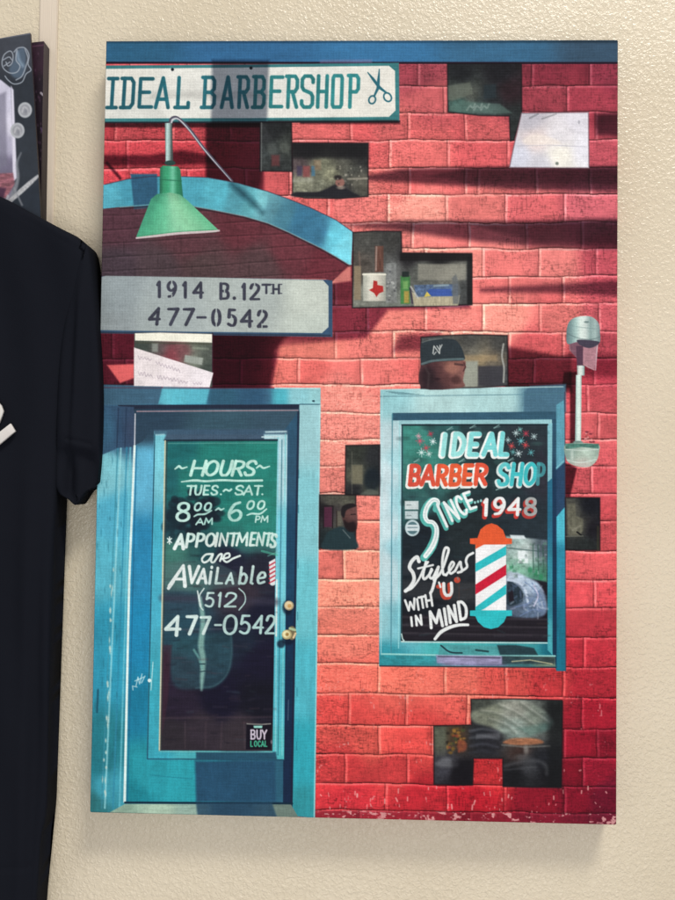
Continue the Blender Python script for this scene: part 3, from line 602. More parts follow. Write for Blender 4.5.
# glass
wg = grad((410,435,62,140,128),(425,445,60,135,122),(410,480,58,120,112),(440,430,48,95,95),(480,430,42,62,68),(530,435,45,55,62),(500,470,38,58,62),(410,500,50,95,95),(430,540,30,40,48),(410,560,32,42,50),(430,600,28,34,42),
          (460,590,38,42,48),(445,630,30,30,38),(520,625,32,28,38),(470,635,34,30,38),(460,530,38,48,52),(520,520,40,52,60),(540,470,48,50,60), p=3.6)
A.poly([(402,425),(547.5,424.8),(547.5,642),(401,641)], vary(wg, .14, 9, 5, 38), WG)
for i in range(60): A.ell(402+rng.rand()*145, 425+rng.rand()*85, 2+5*rng.rand(), 1.5+3*rng.rand(), rgb(*[(30,48,50),(70,120,112),(40,60,66)][rng.randint(3)]), WG, soft=2.5, op=.3)
A.poly([(506,536),(547,540),(547,582),(506,574)], vary(grad((512,545,150,175,170),(525,552,190,205,200),(543,548,85,100,112),(515,570,130,185,160),(540,578,70,130,105)), .2, 4, 4, 39), WG, 2)
A.poly([(510,535),(524,535.5),(526,539),(511,539)], rgb(215,228,230), WG, 1.5); A.poly([(518,551),(528,551),(528,563),(518,563)], rgb(225,235,235), WG, 1.2)
for x in (533,538,543): A.stroke([(x,545),(x+.5,572)], 1.4, rgb(50,90,75), WG, op=.6)
for x,y in ((511,566),(530,570),(536,573),(541,577),(514,573)): A.ell(x,y,2.2,3, rgb(40,140,90), WG, soft=1.5, op=.6)
A.stroke([(507,548),(547,552)], 1.3, rgb(70,95,95), WG, op=.7)
A.poly(smooth([(506,576),(515,572),(527,577),(538,583),(545,595),(547,610),(540,617),(520,618),(506,612)], 5, True), vary(grad((515,578,175,190,205),(530,585,165,185,205),(542,600,120,140,165),(535,612,90,110,135),(512,612,80,95,115)), .22, 5, 4, 40), WG, 3.5)
A.poly(smooth([(507,582),(516,584),(523,592),(524,600),(515,605),(507,604)], 5, True), vary(rgb(42,58,70), .3, 4, 3), WG, 3)
A.stroke(smooth([(508,580),(518,582),(526,592),(528,603)]), 2.2, rgb(190,205,222), WG); A.poly([(508,592),(513,590),(514,601),(509,602)], rgb(35,30,40), WG, 1)
for p in ([(525,582),(536,592),(540,605)], [(532,583),(541,596),(545,608)], [(516,607),(530,602),(541,588)], [(520,616),(532,610),(543,611)]): A.stroke(smooth(p), 1.1, rgb(105,130,170), WG, op=.7); 
A.stroke(smooth([(534,585),(538,596),(534,606)]), 1.6, rgb(210,205,228), WG, op=.7)
A.poly([(402,614),(547,619),(547,641),(401,641)], vary(rgb(38,34,42), .2, 40, 2.2, 41), WG, 3, op=.8)
for y in (617,625,633): A.stroke([(402,y),(547,y+2.5)], 1.2, rgb(92,86,92), WG, soft=2, op=.5)
A.poly([(402,580),(475,583),(475,602),(402,596)], rgb(85,85,85), WG, 6, op=.35); A.poly([(402,560),(420,558),(420,575),(402,575)], rgb(70,72,78), WG, 4, op=.4); A.stroke([(459,572),(459,600)], 1.2, rgb(90,60,50), WG, op=.4)
A.stroke([(402,425),(547.5,424.6)], 1.6, rgb(28,42,50), WG); A.stroke([(402.3,426),(401.3,640)], 1.5, rgb(40,72,80), WG)
A.stroke(smooth([(401.5,634),(404,640.5),(415,642),(547,643)]), 1.2, rgb(185,215,210), W_)
for i in range(60):
    x = 509+rng.rand()*36; y = 582+rng.rand()*33; a = rng.randn()*.8+.6; l_ = 2+4*rng.rand()
    A.stroke([(x, y), (x+l_*math.cos(a), y+l_*math.sin(a))], .5+1.3*rng.rand(), rgb(*[(200,212,228),(110,128,165),(75,95,120),(180,190,215)][rng.randint(4)]), WG, soft=1.6, op=.45)
for i in range(50):
    x = 507+rng.rand()*39; y = 541+rng.rand()*34
    A.rect(x, y, x+1+3*rng.rand(), y+1+2.5*rng.rand(), rgb(*[(200,215,212),(55,80,72),(90,150,115),(130,150,150)][rng.randint(4)]), WG, soft=1.6, op=.45)
for i in range(90):
    x = 403+rng.rand()*142; y = 505+rng.rand()*132
    if 508 < x and y < 618: continue
    A.stroke([(x, y), (x+3+9*rng.rand(), y+rng.randn())], .6+1.2*rng.rand(), rgb(*[(70,74,82),(22,24,30),(60,50,50),(45,70,74)][rng.randint(4)]), WG, soft=1.8, op=.35)
# snow stars and flowers
for (x,y,r,c) in [(420,441,3.4,(205,90,110)),(426,448,3.2,(200,80,90)),(430.5,434,2.6,(185,60,80)),(421.5,452.5,3.6,(205,230,225)),(433,441.5,3,(225,235,235)),(429,454,2.6,(200,220,215)),(418.5,436,2.4,(210,160,170)),
                  (511.5,446,3,(215,80,80)),(521,441,3.6,(110,190,195)),(526,433.5,3,(190,60,80)),(525.5,445,3,(210,70,75)),(516,433,3,(190,215,215)),(518.5,453.5,3.4,(205,225,225)),(531,452.5,3,(90,170,175)),(534,436.5,3,(180,205,205)),(508,440,2.4,(170,200,200)),(513,452,2.4,(100,170,170)),(520,429.5,2.2,(120,180,175))]:
    for k in range(4):
        a = k*math.pi/4+.2+x; q = r*(1.25 if k % 2 else .9); A.stroke([(x-q*math.cos(a),y-q*math.sin(a)),(x+q*math.cos(a),y+q*math.sin(a))], .75, rgb(*c), WT, op=.75)
    A.ell(x,y,r*.36,r*.36, rgb(*c), WT, soft=1.2, op=.8)
for x,y in ((414,462),(459,462),(447,430),(470,428),(494,428),(508,461),(459,489),(496,490)):
    for a in (-.6,-.1,.5): A.stroke([(x,y),(x+6*math.cos(a),y-4*abs(math.sin(a))-1)], .8, rgb(150,190,185), WT, op=.5)
def shadowed(items, pen, fill, out, dx, dy, opn=2.4, **k):
    for it in items: glyph(A, it[0], it[1]+dx, it[2]+dy, it[3], it[4], pen+opn, out, WT, **k)
    for it in items: glyph(A, it[0], it[1], it[2], it[3], it[4], pen, fill, WT, **k)
mint = vary(grad((450,445,150,222,218),(490,445,120,212,212),(530,475,60,190,195)), .05, 3, 3, 42)
shadowed([('I',441.5,434.5,3,20),('D',452,434,11.5,20.5),('E',468.5,434,9,20.5),('A',483.5,434,12,20.5),('L',499.5,433.5,8,21)], 4.6, mint, rgb(235,240,236), -1.3, .9, lean=.12)
orr = vary(grad((415,475,222,82,62),(460,475,235,95,55),(485,475,228,85,60)), .05, 3, 3, 43)
for it in [('B',409,466,9.5,18.5),('A',421.5,466,12,18.5),('R',436.5,466,9.5,18.5),('B',449.5,466,9.8,18.5),('E',463,465.5,8,18.5),('R',474.5,465,11,19)]:
    glyph(A, it[0], it[1]-1.3, it[2]+1.2, it[3], it[4], 6.4, rgb(235,238,232), WT, lean=.1)
for it in [('B',409,466,9.5,18.5),('A',421.5,466,12,18.5),('R',436.5,466,9.5,18.5),('B',449.5,466,9.8,18.5),('E',463,465.5,8,18.5),('R',474.5,465,11,19)]:
    glyph(A, it[0], it[1], it[2], it[3], it[4], 4.4, orr, WT, lean=.1)
shadowed([('S',498,464.5,9.5,20),('H',511,464,9.5,20.5),('O',524.5,464,9.5,20)], 4.0, mint, rgb(215,228,225), -1.1, .9, lean=.12, opn=2)
glyph(A, 'P', 537, 464, 6.5, 20, 3.6, rgb(70,165,172), WT, lean=.05, op=.8)
# SINCE ... climbing to the right
sh = rgb(85,180,170)
sS = smooth([(437,508),(438,501.5),(433,500),(427.5,506),(425,515),(427.5,521),(433,522.5),(436.5,528),(436,537),(432,547),(425.5,556)],5)
A.stroke([(p[0]-1.3,p[1]+1.5) for p in sS], [6,7,7.5,8,7,7,7.5,9,8], sh, WT); A.stroke(sS, [3,4,4.5,4.5,4,4,4.6,5.2,4.6], rgb(232,240,238), WT)
A.stroke(sS, [.5,.8,1,1,.8,.8,1,1.2,1], rgb(120,150,150), WT, op=.35)
for ch,x,y,wd,ht in [('I',439,506,2,22),('N',445.5,502,8,20),('C',455.5,497.5,7,18.5),('E',464.5,493.5,7,16.5)]:
    glyph(A, ch, x-1.0, y+1.8, wd, ht, 4.9, sh, WT, rot=-.33, lean=-.1)
for ch,x,y,wd,ht in [('I',439,506,2,22),('N',445.5,502,8,20),('C',455.5,497.5,7,18.5),('E',464.5,493.5,7,16.5)]:
    glyph(A, ch, x, y, wd, ht, 2.7, rgb(232,240,238), WT, soft=.7, rot=-.33, lean=-.1)
for x in (475,478,481): A.ell(x,502.5-(x-475)*.3,1.1,1.4, rgb(150,210,205), WT)
red = rgb(205,62,55)
N48 = [('1',482,499.5,7,15.5,235),('9',494,498.5,10,16,232),('4',508.5,498.5,11.5,16,228),('8',525,498.5,10.5,16,165)]
for it in N48: glyph(A, it[0], it[1]-1.4, it[2]+2.1, it[3], it[4], 4.8, red, WT, lean=.05, thin=.8, op=1 if it[5] > 200 else .85)
for it in N48: glyph(A, it[0], it[1], it[2], it[3], it[4], 3.5, rgb(it[5],it[5]+4,it[5]+2), WT, lean=.05, thin=.72)
# Styles (script)
w2 = rgb(226,230,228)
for p, wd in [([(419,561.5),(417,557),(412,561),(409.5,567.5),(413,573),(414,580),(410,587),(405.5,591)], 3.6),
              ([(405.5,591),(412,588),(419,579),(424,568),(428,562)], 2.2), ([(426,562),(423,575),(424.5,579),(429,575),(432,570)], 2.7), ([(418,568.5),(433,565)], 2),
              ([(431.5,569),(429.5,576),(432.5,578),(438,567.5)], 2.6), ([(438.5,567),(435,580),(432.5,589),(430.5,593)], 3), ([(434,580),(441,572),(447,556),(448.5,549),(445,548.5),(442.5,560),(443,573),(446,575)], 2.7),
              ([(446,575),(451,569),(454,564),(452,562),(449,568),(450.5,573.5),(455,571)], 2.4), ([(455,571),(460,562),(461,566),(462,571),(458,572.5)], 2.5), ([(461,571.5),(467,567),(466,561),(468,556),(473,553)], 2.5)]:
    A.stroke(smooth(p, 5), wd, w2, WT)
for ch,x,y,wd,ht in [('W',404.6,600.5,9.5,10.5),('I',415.8,599.5,1.5,10.5),('T',418,597.5,6,11),('H',424.5,595.5,6,11.5)]: glyph(A, ch, x, y, wd, ht, 2.3, w2, WT, rot=-.2, lean=.05)
for ch,x,y,wd,ht in [('I',410,617.5,1.5,8.5),('N',415,616,5.5,9.5)]: glyph(A, ch, x, y, wd, ht, 2.3, w2, WT, rot=-.15, lean=.05)
for ch,x,y,wd,ht in [('M',428.5,612,11.5,16),('I',443,609,1.5,16),('N',447.2,606.5,7,16.5),('D',457,602.5,8,17.5)]: glyph(A, ch, x, y, wd, ht, 3.0, w2, WT, rot=-.17, lean=.03)
for dx,dy,pn,c in ((-1.6,1.9,5,rgb(200,75,55)),(0,0,3.1,w2)):
    glyph(A, 'U', 443.3+dx, 583.5+dy, 8.5, 12, pn, c, WT, rot=-.05)
A.ell(438.6,586.6,2.6,2, rgb(200,75,55), WT); A.stroke([(439,582.5),(440.5,587)], 2, w2, WT); A.ell(457.2,580,3.2,3, rgb(200,75,55), WT); A.stroke([(457.5,577.5),(458.3,579.5)], 1.4, rgb(150,120,110), WT)
A.stroke(smooth([(435,639),(441,632),(450,627.3),(459,625),(468,624.8)]), [2.8,3.6,3.4,3,2.6], w2, WT)
# barber pole
org = vary(rgb(235,92,48), .03, 5, 5); tl = vary(rgb(40,192,198), .03, 5, 5)
A.poly([(470,538.5),(477.5,538),(480.5,529.5),(486,525),(491.5,523.3),(497,525),(503,530),(506,538),(512,538.5),(512,543.8),(506,544.5),(506,546),(475.5,546),(475.5,544.5),(470,543.8)], org, WP)
A.rect(475.5,544.5,506.2,611, rgb(236,236,236), WP)
A.poly([(475.5,544),(506.2,544),(484,544.6),(475.5,549)], org, WP)
A.poly([(475.5,563.5),(506.2,545.8),(506.2,554.8),(475.5,572)], tl, WP); A.poly([(475.5,584.5),(506.2,564.5),(506.2,575),(475.5,594.5)], vary(rgb(210,28,58), .04, 5, 5), WP)
A.poly([(475.5,607),(506.2,584.5),(506.2,594),(484,609),(478,611.5),(475.5,611.5)], tl, WP)
A.poly([(470,610.5),(476,610.3),(489,610.3),(506,610.3),(512,610.3),(512,615.8),(506.5,616.3),(504,622),(498,627.3),(491,629),(484,627.3),(478,622),(475.3,616.3),(470,615.8)], tl, WP)
# stickers on the glass
A.rect(404.8,501,418.5,509.5, vary(rgb(200,212,212), .06, 3, 3), WS, soft=1); A.rect(405,511,418,519, vary(rgb(182,200,202), .08, 3, 3), WS, soft=1)
A.ell(412.4,528,7.3,8.2, rgb(185,205,208), WS); A.ell(412.4,528,5.6,6.2, rgb(85,120,128), WS); A.rect(406.5,524.8,418.4,530.8, rgb(205,218,220), WS); A.stroke([(408,527.5),(417,527.5)], 1.3, rgb(90,120,130), WS, op=.7)
for y in (505,515.5): A.stroke([(407,y),(411,y)], 1, rgb(110,130,132), WS, op=.7)

# --- pipe fitting with glass bowl
HF = ('wall_fitting','hood'); PI = ('wall_fitting','pipe'); BO = ('wall_fitting','glass_bowl')
A.poly([(569,342),(598.5,342),(596,360),(594.5,370),(588,368),(580,362),(575,356),(569.5,350)], vary(rgb(172,124,134), .12, 3, 3, 44), HF, 1.2)
A.poly([(569,342),(581,342),(581,362),(571,352)], rgb(95,62,80), HF, 1.5, op=.6); A.stroke([(597.5,343),(595.5,370)], 1.2, rgb(205,190,195), HF, op=.7); A.stroke([(594,370),(583,364)], 1, rgb(200,160,165), HF, op=.6)
A.poly(smooth([(567.6,344),(566.4,334),(568,324),(573,318.5),(582.5,316),(592,317),(598.5,323),(600,332),(599.5,343),(590,347),(578,342)], 5, True), 
       tube(583, 17, [(95,120,122),(120,148,148),(165,195,190),(215,230,222),(205,218,212),(140,165,162),(165,188,184),(120,140,142)]), HF)
A.poly(smooth([(577,340),(588,340),(599.5,342),(595,346.5),(588,348),(580,345)], 5, True), rgb(72,66,82), HF, 1)
A.stroke(smooth([(568,334),(578,338),(590,339.5),(600,337)]), .9, rgb(90,110,112), HF, op=.6); A.stroke([(571,326),(596,329)], .9, rgb(120,145,145), HF, op=.5); A.ell(586.5,322,2.5,1.2, rgb(95,120,120), HF, op=.7)
A.poly([(576,346),(583,346),(583,366),(577,366)], rgb(88,60,78), PI, 1)
A.poly([(577,365.5),(584.6,365.5),(584.6,375.5),(577.3,375.5)], tube(580.8, 4, [(150,165,162),(225,232,222),(205,218,212),(120,150,148)]), PI)
A.poly([(576,375),(581.6,375),(581,446),(575,446)], tube(578.4, 3.2, [(140,170,165),(205,228,218),(222,238,228),(165,190,182)]), PI)
A.ell(578,442.5,5,1.8, rgb(120,150,142), PI)
A.poly(smooth([(565,445),(566,458),(570,463.5),(580,467),(590,466.5),(597,460),(599,452),(598.5,445),(582,443)], 5, True), vary(grad((570,452,130,158,148),(580,455,165,188,172),(588,452,190,212,196),(596,452,150,172,158),(582,463,190,178,170)), .06, 4, 3, 45), BO)
A.poly([(565,443.5),(599,443.8),(598.6,448.5),(582,447),(566,449)], vary(rgb(75,125,112), .25, 3, 2, 46), BO, 1); A.stroke([(566,449.5),(582,450.5),(598,449.5)], 1, rgb(205,220,210), BO, op=.8); A.stroke(smooth([(567,460),(580,462.5),(596,459.5)]), 1, rgb(200,215,205), BO, op=.8)
A.stroke([(572,452),(572,458)], 3, rgb(215,225,215), BO, soft=2, op=.5)
for i in range(14): A.ell(583+rng.rand()*11, 430+rng.rand()*13, .7+rng.rand(), .5+.7*rng.rand(), rgb(*[(245,170,165),(120,45,60)][rng.randint(2)]), None, soft=1, op=.8)

# --- the little photographs set where bricks are missing
def inset(name, pts, base, edge=True):
    q = 1 if edge else .15
    A.poly(pts, lambda X, Y: vary(base, .16*q, 2.2, 1.8, 90)(X, Y)*(1+.10*q*fbm(X/7, Y/5, 2, 92))[..., None], name, .8)
    if edge: A.stroke(pts+[pts[0]], 1.3, rgb(22,18,24), name, soft=1.2, op=.75)
I1 = ('inset_photo_dark_shelf',)
p1 = [(447.5,63.8),(521.5,63.5),(521.8,113),(514,140),(510.3,141),(509.5,116),(480,115.5),(448,112)]
inset(I1, p1, vary(grad((460,75,30,32,36),(500,72,28,28,33),(458,90,70,78,74),(470,95,75,78,72),(490,100,35,38,42),(510,92,48,32,38),(460,105,62,95,88),(485,108,75,92,90),(515,115,40,45,46),(512,128,45,50,50)), .2, 6, 4, 50))
A.poly([(448,86),(470,82),(473,94),(452,101),(448,100)], rgb(105,112,100), I1, 3, op=.7); A.poly([(484,85),(496,84),(496,98),(484,99)], rgb(40,52,58), I1, 2, op=.8)
A.poly([(450,106),(462,101),(500,104),(512,113),(500,114),(450,111)], rgb(98,130,120), I1, 3, op=.55)
for x in (470,477,484): A.stroke(smooth([(x-3,110),(x,106),(x+3,108),(x+5,104)]), 1.4, rgb(165,180,172), I1, soft=1.6, op=.5)
I2 = ('inset_photo_white_sheet',)
p2 = [(521.5,113),(588.5,112.3),(589,168),(509.5,167.5),(513,150)]
inset(I2, p2, vary(grad((530,120,188,185,194),(580,120,215,212,220),(560,135,222,218,222),(535,140,228,212,208),(520,155,210,212,225),(560,155,238,234,222),(585,150,225,224,232),(540,165,205,204,212)), .03, 9, 6, 51), False)
A.stroke(p2+[p2[0]], 1.2, rgb(110,85,95), I2, soft=1.2, op=.7); A.stroke([(516,146),(550,145),(587,147)], 1, rgb(190,188,198), I2, op=.7); A.stroke([(530,118),(538,114)], 2, rgb(110,112,118), I2, op=.5); A.stroke([(542,119),(556,114)], 1.6, rgb(125,125,130), I2, op=.5); A.ell(557,163.5,1.6,1.6, rgb(120,130,120), I2, soft=1.5); A.ell(579,122,1.2,1.8, rgb(150,150,158), I2, op=.6)
A.poly(smooth([(523,140),(535,134),(552,138),(560,144),(530,145)],4,True), rgb(235,224,214), I2, 4, op=.7)
I3 = ('inset_photo_grey_haired_man',)
p3 = [(260.3,122.5),(291.5,122.5),(292.3,171.5),(260,171)]
inset(I3, p3, vary(grad((275,130,32,34,36),(270,150,60,66,66),(285,145,65,70,66),(275,165,52,56,56),(264,135,50,52,54)), .25, 4, 5, 52))
A.ell(272,149,5,6, rgb(92,98,94), I3, soft=4, op=.6); A.ell(285,148,5,5, rgb(98,104,96), I3, soft=4, op=.5); A.rect(271.5,155,279.5,166, rgb(112,58,60), I3, soft=3, op=.75); A.stroke([(261.5,123),(261.3,171)], 1.2, rgb(120,125,122), I3, op=.6)
I4 = ('inset_photo_reclining_man',)
p4 = [(292.6,143),(368,143.5),(368.2,196.5),(340,198.5),(305,198),(292.5,195)]
inset(I4, p4, vary(grad((310,150,32,32,34),(350,152,36,36,38),(320,165,118,120,100),(330,175,132,132,108),(300,168,88,75,78),(355,170,82,84,78),(345,165,95,95,85),(300,182,140,142,120),(320,185,120,122,105),(360,180,98,96,85),(362,162,45,45,46),(340,192,42,42,46)), .2, 4, 4, 53))
A.rect(292,143,368,158, rgb(30,30,33), I4, soft=6, op=.85); A.rect(303,166,310,177, rgb(150,70,72), I4, soft=2, op=.7); A.rect(311.5,166,315,176, rgb(70,120,150), I4, soft=1.5, op=.8); A.rect(297,166,302,176, rgb(70,62,92), I4, soft=2, op=.7); A.rect(314,160,321,170, rgb(150,120,95), I4, soft=3, op=.5)
A.poly(smooth([(296,192),(316,192),(328,188),(335,185),(345,188),(352,192),(356,197),(296,197)],4,True), rgb(40,40,46), I4, 2)
A.ell(340,182.5,4.6,4.4, rgb(150,105,95), I4, soft=1.5); A.ell(338,177.5,4,2.4, rgb(40,36,38), I4, soft=1.5, op=.9); A.ell(341,187.5,4,1.8, rgb(165,150,135), I4, soft=1.5, op=.7)
A.stroke([(348,179),(367,178.5)], 2, rgb(185,178,160), I4, soft=1.5, op=.6); A.stroke([(294,181),(312,180)], 3, rgb(175,178,160), I4, soft=3, op=.5)
for i in range(26): A.ell(336+rng.rand()*28, 163+rng.rand()*24, .8, .9, rgb(*[(50,50,48),(170,165,150)][rng.randint(2)]), I4, soft=1, op=.6)
I5 = ('inset_photo_texas_mug',)
p5 = [(353,232.5),(375,231),(401.2,231.5),(401.8,253),(471.8,254),(472,304.5),(430,306.3),(352.5,307.8)]
inset(I5, p5, vary(grad((365,240,80,80,76),(390,240,66,66,64),(410,258,42,40,44),(440,258,34,34,36),(420,270,95,98,92),(450,275,128,128,118),(360,265,82,76,70),(392,270,110,112,110),(365,300,125,128,118),(395,300,115,120,112),(430,300,110,112,105),(465,290,75,78,78)), .1, 5, 5, 54))
A.rect(400,253,472,261, rgb(30,28,30), I5, soft=3, op=.9); A.rect(467,256,472,305, rgb(28,28,30), I5, soft=2, op=.85)
A.rect(418,264,466,280, rgb(150,148,135), I5, soft=2.5, op=.75); A.rect(375,246,383.5,272, vary(rgb(105,72,62), .2, 2, 8), I5, soft=1.2); A.stroke([(376.5,247),(376,270)], 1.6, rgb(170,150,140), I5, op=.7); A.rect(354,266,361,300, rgb(150,132,105), I5, soft=1.5, op=.8); A.stroke([(359,252),(360,266)], 2, rgb(120,100,90), I5, op=.5)
A.rect(363,273,386,301, vary(tube(374.5, 12, [(165,168,155),(212,210,195),(205,200,185),(160,162,150)]), .03, 3, 3), I5, soft=1); A.stroke([(363,274.5),(386,274.5)], 1.6, rgb(225,222,205), I5)
star = [(373.5,280.5),(377.3,281.2),(377.5,285),(383,286),(383.5,291.5),(379,293.5),(376.5,297),(374,293),(369,290),(372.8,288)]
A.poly(star, rgb(185,50,48), I5, .9)
A.poly([(386,264),(396,262),(397,303),(386,303)], vary(rgb(135,138,136), .25, 3, 3, 55), I5, 1.5, op=.8)
for i in range(12): A.ell(387+rng.rand()*9, 266+rng.rand()*34, 1.2, 1, rgb(*[(70,72,76),(195,198,192)][rng.randint(2)]), I5, soft=1, op=.6)
A.rect(400.5,276,410,304, vary(rgb(70,130,72), .1, 2, 3), I5, soft=1.2); A.rect(402,271.5,409,277, rgb(42,52,50), I5, soft=1); A.rect(404,291,409,303, rgb(190,150,70), I5, soft=1.5, op=.8); A.stroke([(410,288),(412.5,303)], 2, rgb(60,50,70), I5, op=.7); A.rect(403,281,408,289, rgb(160,200,120), I5, soft=2, op=.5)
A.poly([(412,292),(420,296),(460,295),(458,305.5),(414,306)], vary(rgb(178,170,142), .12, 1.5, 6), I5, 1)
A.poly([(414,285),(458,284),(458,296),(416,297)], vary(rgb(88,110,142), .3, 3, 2, 56), I5, 1.2); A.poly([(427,291),(430,289),(451,289),(452,296),(430,296)], rgb(62,92,165), I5, 1.2); A.poly([(424,297),(427,291.5),(431,296)], rgb(215,195,90), I5, .9); A.stroke([(411,287),(418,298)], 1.8, rgb(200,200,190), I5, op=.7); A.stroke([(434,286),(448,285)], 2, rgb(150,170,172), I5, op=.7)
A.poly([(452,278),(456,274),(461,290),(458,304),(453,304)], rgb(105,110,112), I5, 1.5, op=.8)
I6 = ('inset_photo_man_in_cap',)
p6 = [(421,337.5),(440,335.8),(470,334.6),(507.3,335.5),(508,385.5),(480,387.5),(421,388.5)]
inset(I6, p6, vary(grad((470,342,75,75,72),(500,345,72,72,70),(475,352,112,110,100),(480,360,150,132,100),(495,360,118,108,92),(471,378,148,152,138),(490,375,66,66,70),(503,375,70,72,74),(430,340,80,84,84),(445,385,62,42,48)), .07, 8, 4, 57))
A.poly([(463,361),(478,360.5),(478,386),(463,386.5)], rgb(152,156,142), I6, 2); A.poly([(478,366),(503,366),(503,386),(478,386.5)], rgb(62,62,68), I6, 2.5, op=.9); A.rect(464,355,497,361, rgb(165,142,105), I6, soft=4, op=.6)
A.poly(smooth([(422,363),(434,361.5),(463,360),(465,368),(463,380),(462,387.5),(422,388)],4,True), vary(grad((430,372,82,52,56),(445,378,95,60,60),(455,368,140,92,82),(460,375,130,88,82),(435,385,55,40,46)), .1, 4, 3, 58), I6, 1.2)
A.poly(smooth([(421,344),(428,341),(442,339),(454,339.5),(460,345),(463.5,353),(464,360),(450,361),(435,361.5),(422,364)],4,True), vary(rgb(50,60,66), .06, 4, 3), I6, 1)
A.stroke(smooth([(422,364),(432,361),(448,359.5),(463,359)]), 2.2, rgb(92,112,115), I6); A.stroke(smooth([(422,342.5),(430,340),(442,338.5)]), 1, rgb(110,118,115), I6, op=.7)
cp = rgb(180,185,182)
A.stroke([(433,353.5),(434,346),(439.5,353.5),(440,345.5)], 1.2, cp, I6); A.stroke([(437,346),(439.5,350),(442,344.8)], 1.0, cp, I6); A.stroke([(436,352),(434,354.5)], 1, cp, I6)
A.stroke(smooth([(503.5,344),(502,356),(504,368),(503.5,382)]), 1.8, rgb(170,172,165), I6, op=.8); A.ell(428,376,7,10, rgb(40,30,36), I6, soft=7, op=.7); A.ell(452,368,7,5, rgb(170,115,98), I6, soft=5, op=.6); A.ell(456,380,5,4, rgb(60,36,38), I6, soft=4, op=.6); A.stroke([(424,365),(429,374),(428,387)], 1.6, rgb(95,88,84), I6, soft=2.5, op=.35); A.stroke([(455,364),(463,365)], 1.6, rgb(55,38,42), I6, soft=1.8, op=.8); A.ell(437,379,3,1.2, rgb(48,30,36), I6, soft=1.5); A.stroke([(464,363),(465.5,367),(463.5,371)], 1.5, rgb(90,55,55), I6)
I7 = ('inset_photo_counter_note',)
p7 = [(134.2,333.5),(160,332.5),(212.5,334),(212.3,387),(205,387),(134,384)]
inset(I7, p7, vary(grad((145,346,70,80,74),(160,350,95,85,85),(170,355,145,70,80),(185,350,130,80,85),(195,345,105,115,100),(205,352,85,92,85),(208,368,72,82,76),(195,360,130,140,125)), .15, 4, 3, 59), False)
A.poly([(135,333.3),(160,332.6),(212.2,334.2),(212,342.6),(135,340.5)], vary(rgb(242,240,222), .02, 9, 3), I7, 1); A.stroke([(136,342.5),(211,344)], 1.6, rgb(80,82,68), I7, soft=1.5, op=.7)
A.rect(152,343.5,158,352, rgb(150,160,150), I7, soft=2, op=.7); A.poly([(185,355),(203,358),(202,365),(184,362)], rgb(160,168,158), I7, 1.5); A.stroke([(193,348),(208,349)], 2, rgb(150,160,142), I7, soft=2, op=.6); A.stroke([(212.6,333),(212.5,386)], 1, rgb(60,25,45), None, op=.7)
NT = ('inset_photo_counter_note','handwritten_note')
A.poly([(134,347.5),(213.3,372.8),(209.5,387.3),(134,386)], vary(grad((145,360,232,222,222),(180,378,238,228,230),(200,378,240,232,235)), .02, 7, 5), NT, .9)
nk = rgb(150,135,150)
def scrawl(x0, y0, n, dx, dy, sz, sd):
    r = np.random.RandomState(sd); pts = []
    for i in range(n): pts.append((x0+i*dx, y0+i*dy+(sz if i % 2 else -sz)*(.4+.9*r.rand())))
    A.stroke(smooth(pts, 4), .7, nk, NT, op=.5)
scrawl(138,357,9,1.7,.35,1.8,1); scrawl(156,363,16,1.6,.5,2.0,2); scrawl(138,373,10,1.6,.3,1.9,3); scrawl(157,377,19,1.7,.3,1.7,4); scrawl(193,383,7,1.5,.1,1.0,5)
I8 = ('inset_photo_shelf_corner',)
p8 = [(345.8,445.5),(379.8,444.8),(379.5,495.5),(345.2,494.5)]
inset(I8, p8, vary(grad((360,450,50,54,48),(358,475,105,104,86),(352,460,58,62,56),(372,455,44,46,50),(372,475,30,38,44),(355,490,40,40,44),(370,490,72,78,70)), .08, 5, 6, 60))
A.rect(351.5,465,362.5,484, rgb(122,118,96), I8, soft=2.5, op=.8); A.stroke([(352,452),(352,494)], 1, rgb(110,110,98), I8, op=.5); A.ell(372,480,8,11, rgb(28,38,46), I8, soft=5, op=.8); A.poly(smooth([(362,493),(370,489),(378,492),(377,495),(362,495)],4,True), rgb(98,104,95), I8, 2, op=.7)
I9 = ('inset_photo_bearded_man',)
p9 = [(319.6,494.8),(355.8,495),(355.6,548.5),(319.2,548)]
inset(I9, p9, vary(grad((330,500,88,88,78),(348,500,92,92,80),(322,510,28,26,32),(335,515,70,60,66),(338,520,88,88,80),(325,540,34,46,50),(340,540,38,56,58),(352,545,30,42,48)), .07, 5, 5, 61))
A.rect(324,507,332,527, rgb(92,42,68), I9, soft=1.5, op=.9); A.stroke([(323.5,528),(323.5,506),(333,506),(332.5,528)], 1.2, rgb(38,30,36), I9); A.rect(337,511,342,526, rgb(120,116,98), I9, soft=2, op=.6); A.stroke([(336.7,511),(336.7,527)], .9, rgb(50,40,36), I9)
A.poly(smooth([(328,532),(336,528),(343,527),(352,532),(356,540),(356,549),(323,549),(325,538)],4,True), rgb(40,62,68), I9, 2); A.poly(smooth([(341.5,513),(345,505.5),(352,504),(356.5,507),(357,528),(351,530.5),(345,526)],4,True), vary(grad((348,515,110,72,68),(354,515,125,85,82),(346,525,60,42,42),(353,526,52,36,38)), .08, 3, 3), I9, 1.4)
A.poly(smooth([(341,514),(342,507),(347,504),(353,503.5),(356.5,506),(350,508.5),(346,511),(344,518)],4,True), rgb(38,34,38), I9, 1.3); A.poly(smooth([(344,520),(348,523),(354,522),(356,530),(350,532),(345,528)],4,True), rgb(36,26,30), I9, 2, op=.85); A.stroke([(351,514.5),(355.5,514.2)], 1, rgb(45,30,34), I9); A.stroke([(343,530),(350,538)], 1.2, rgb(120,130,130), I9, op=.6)
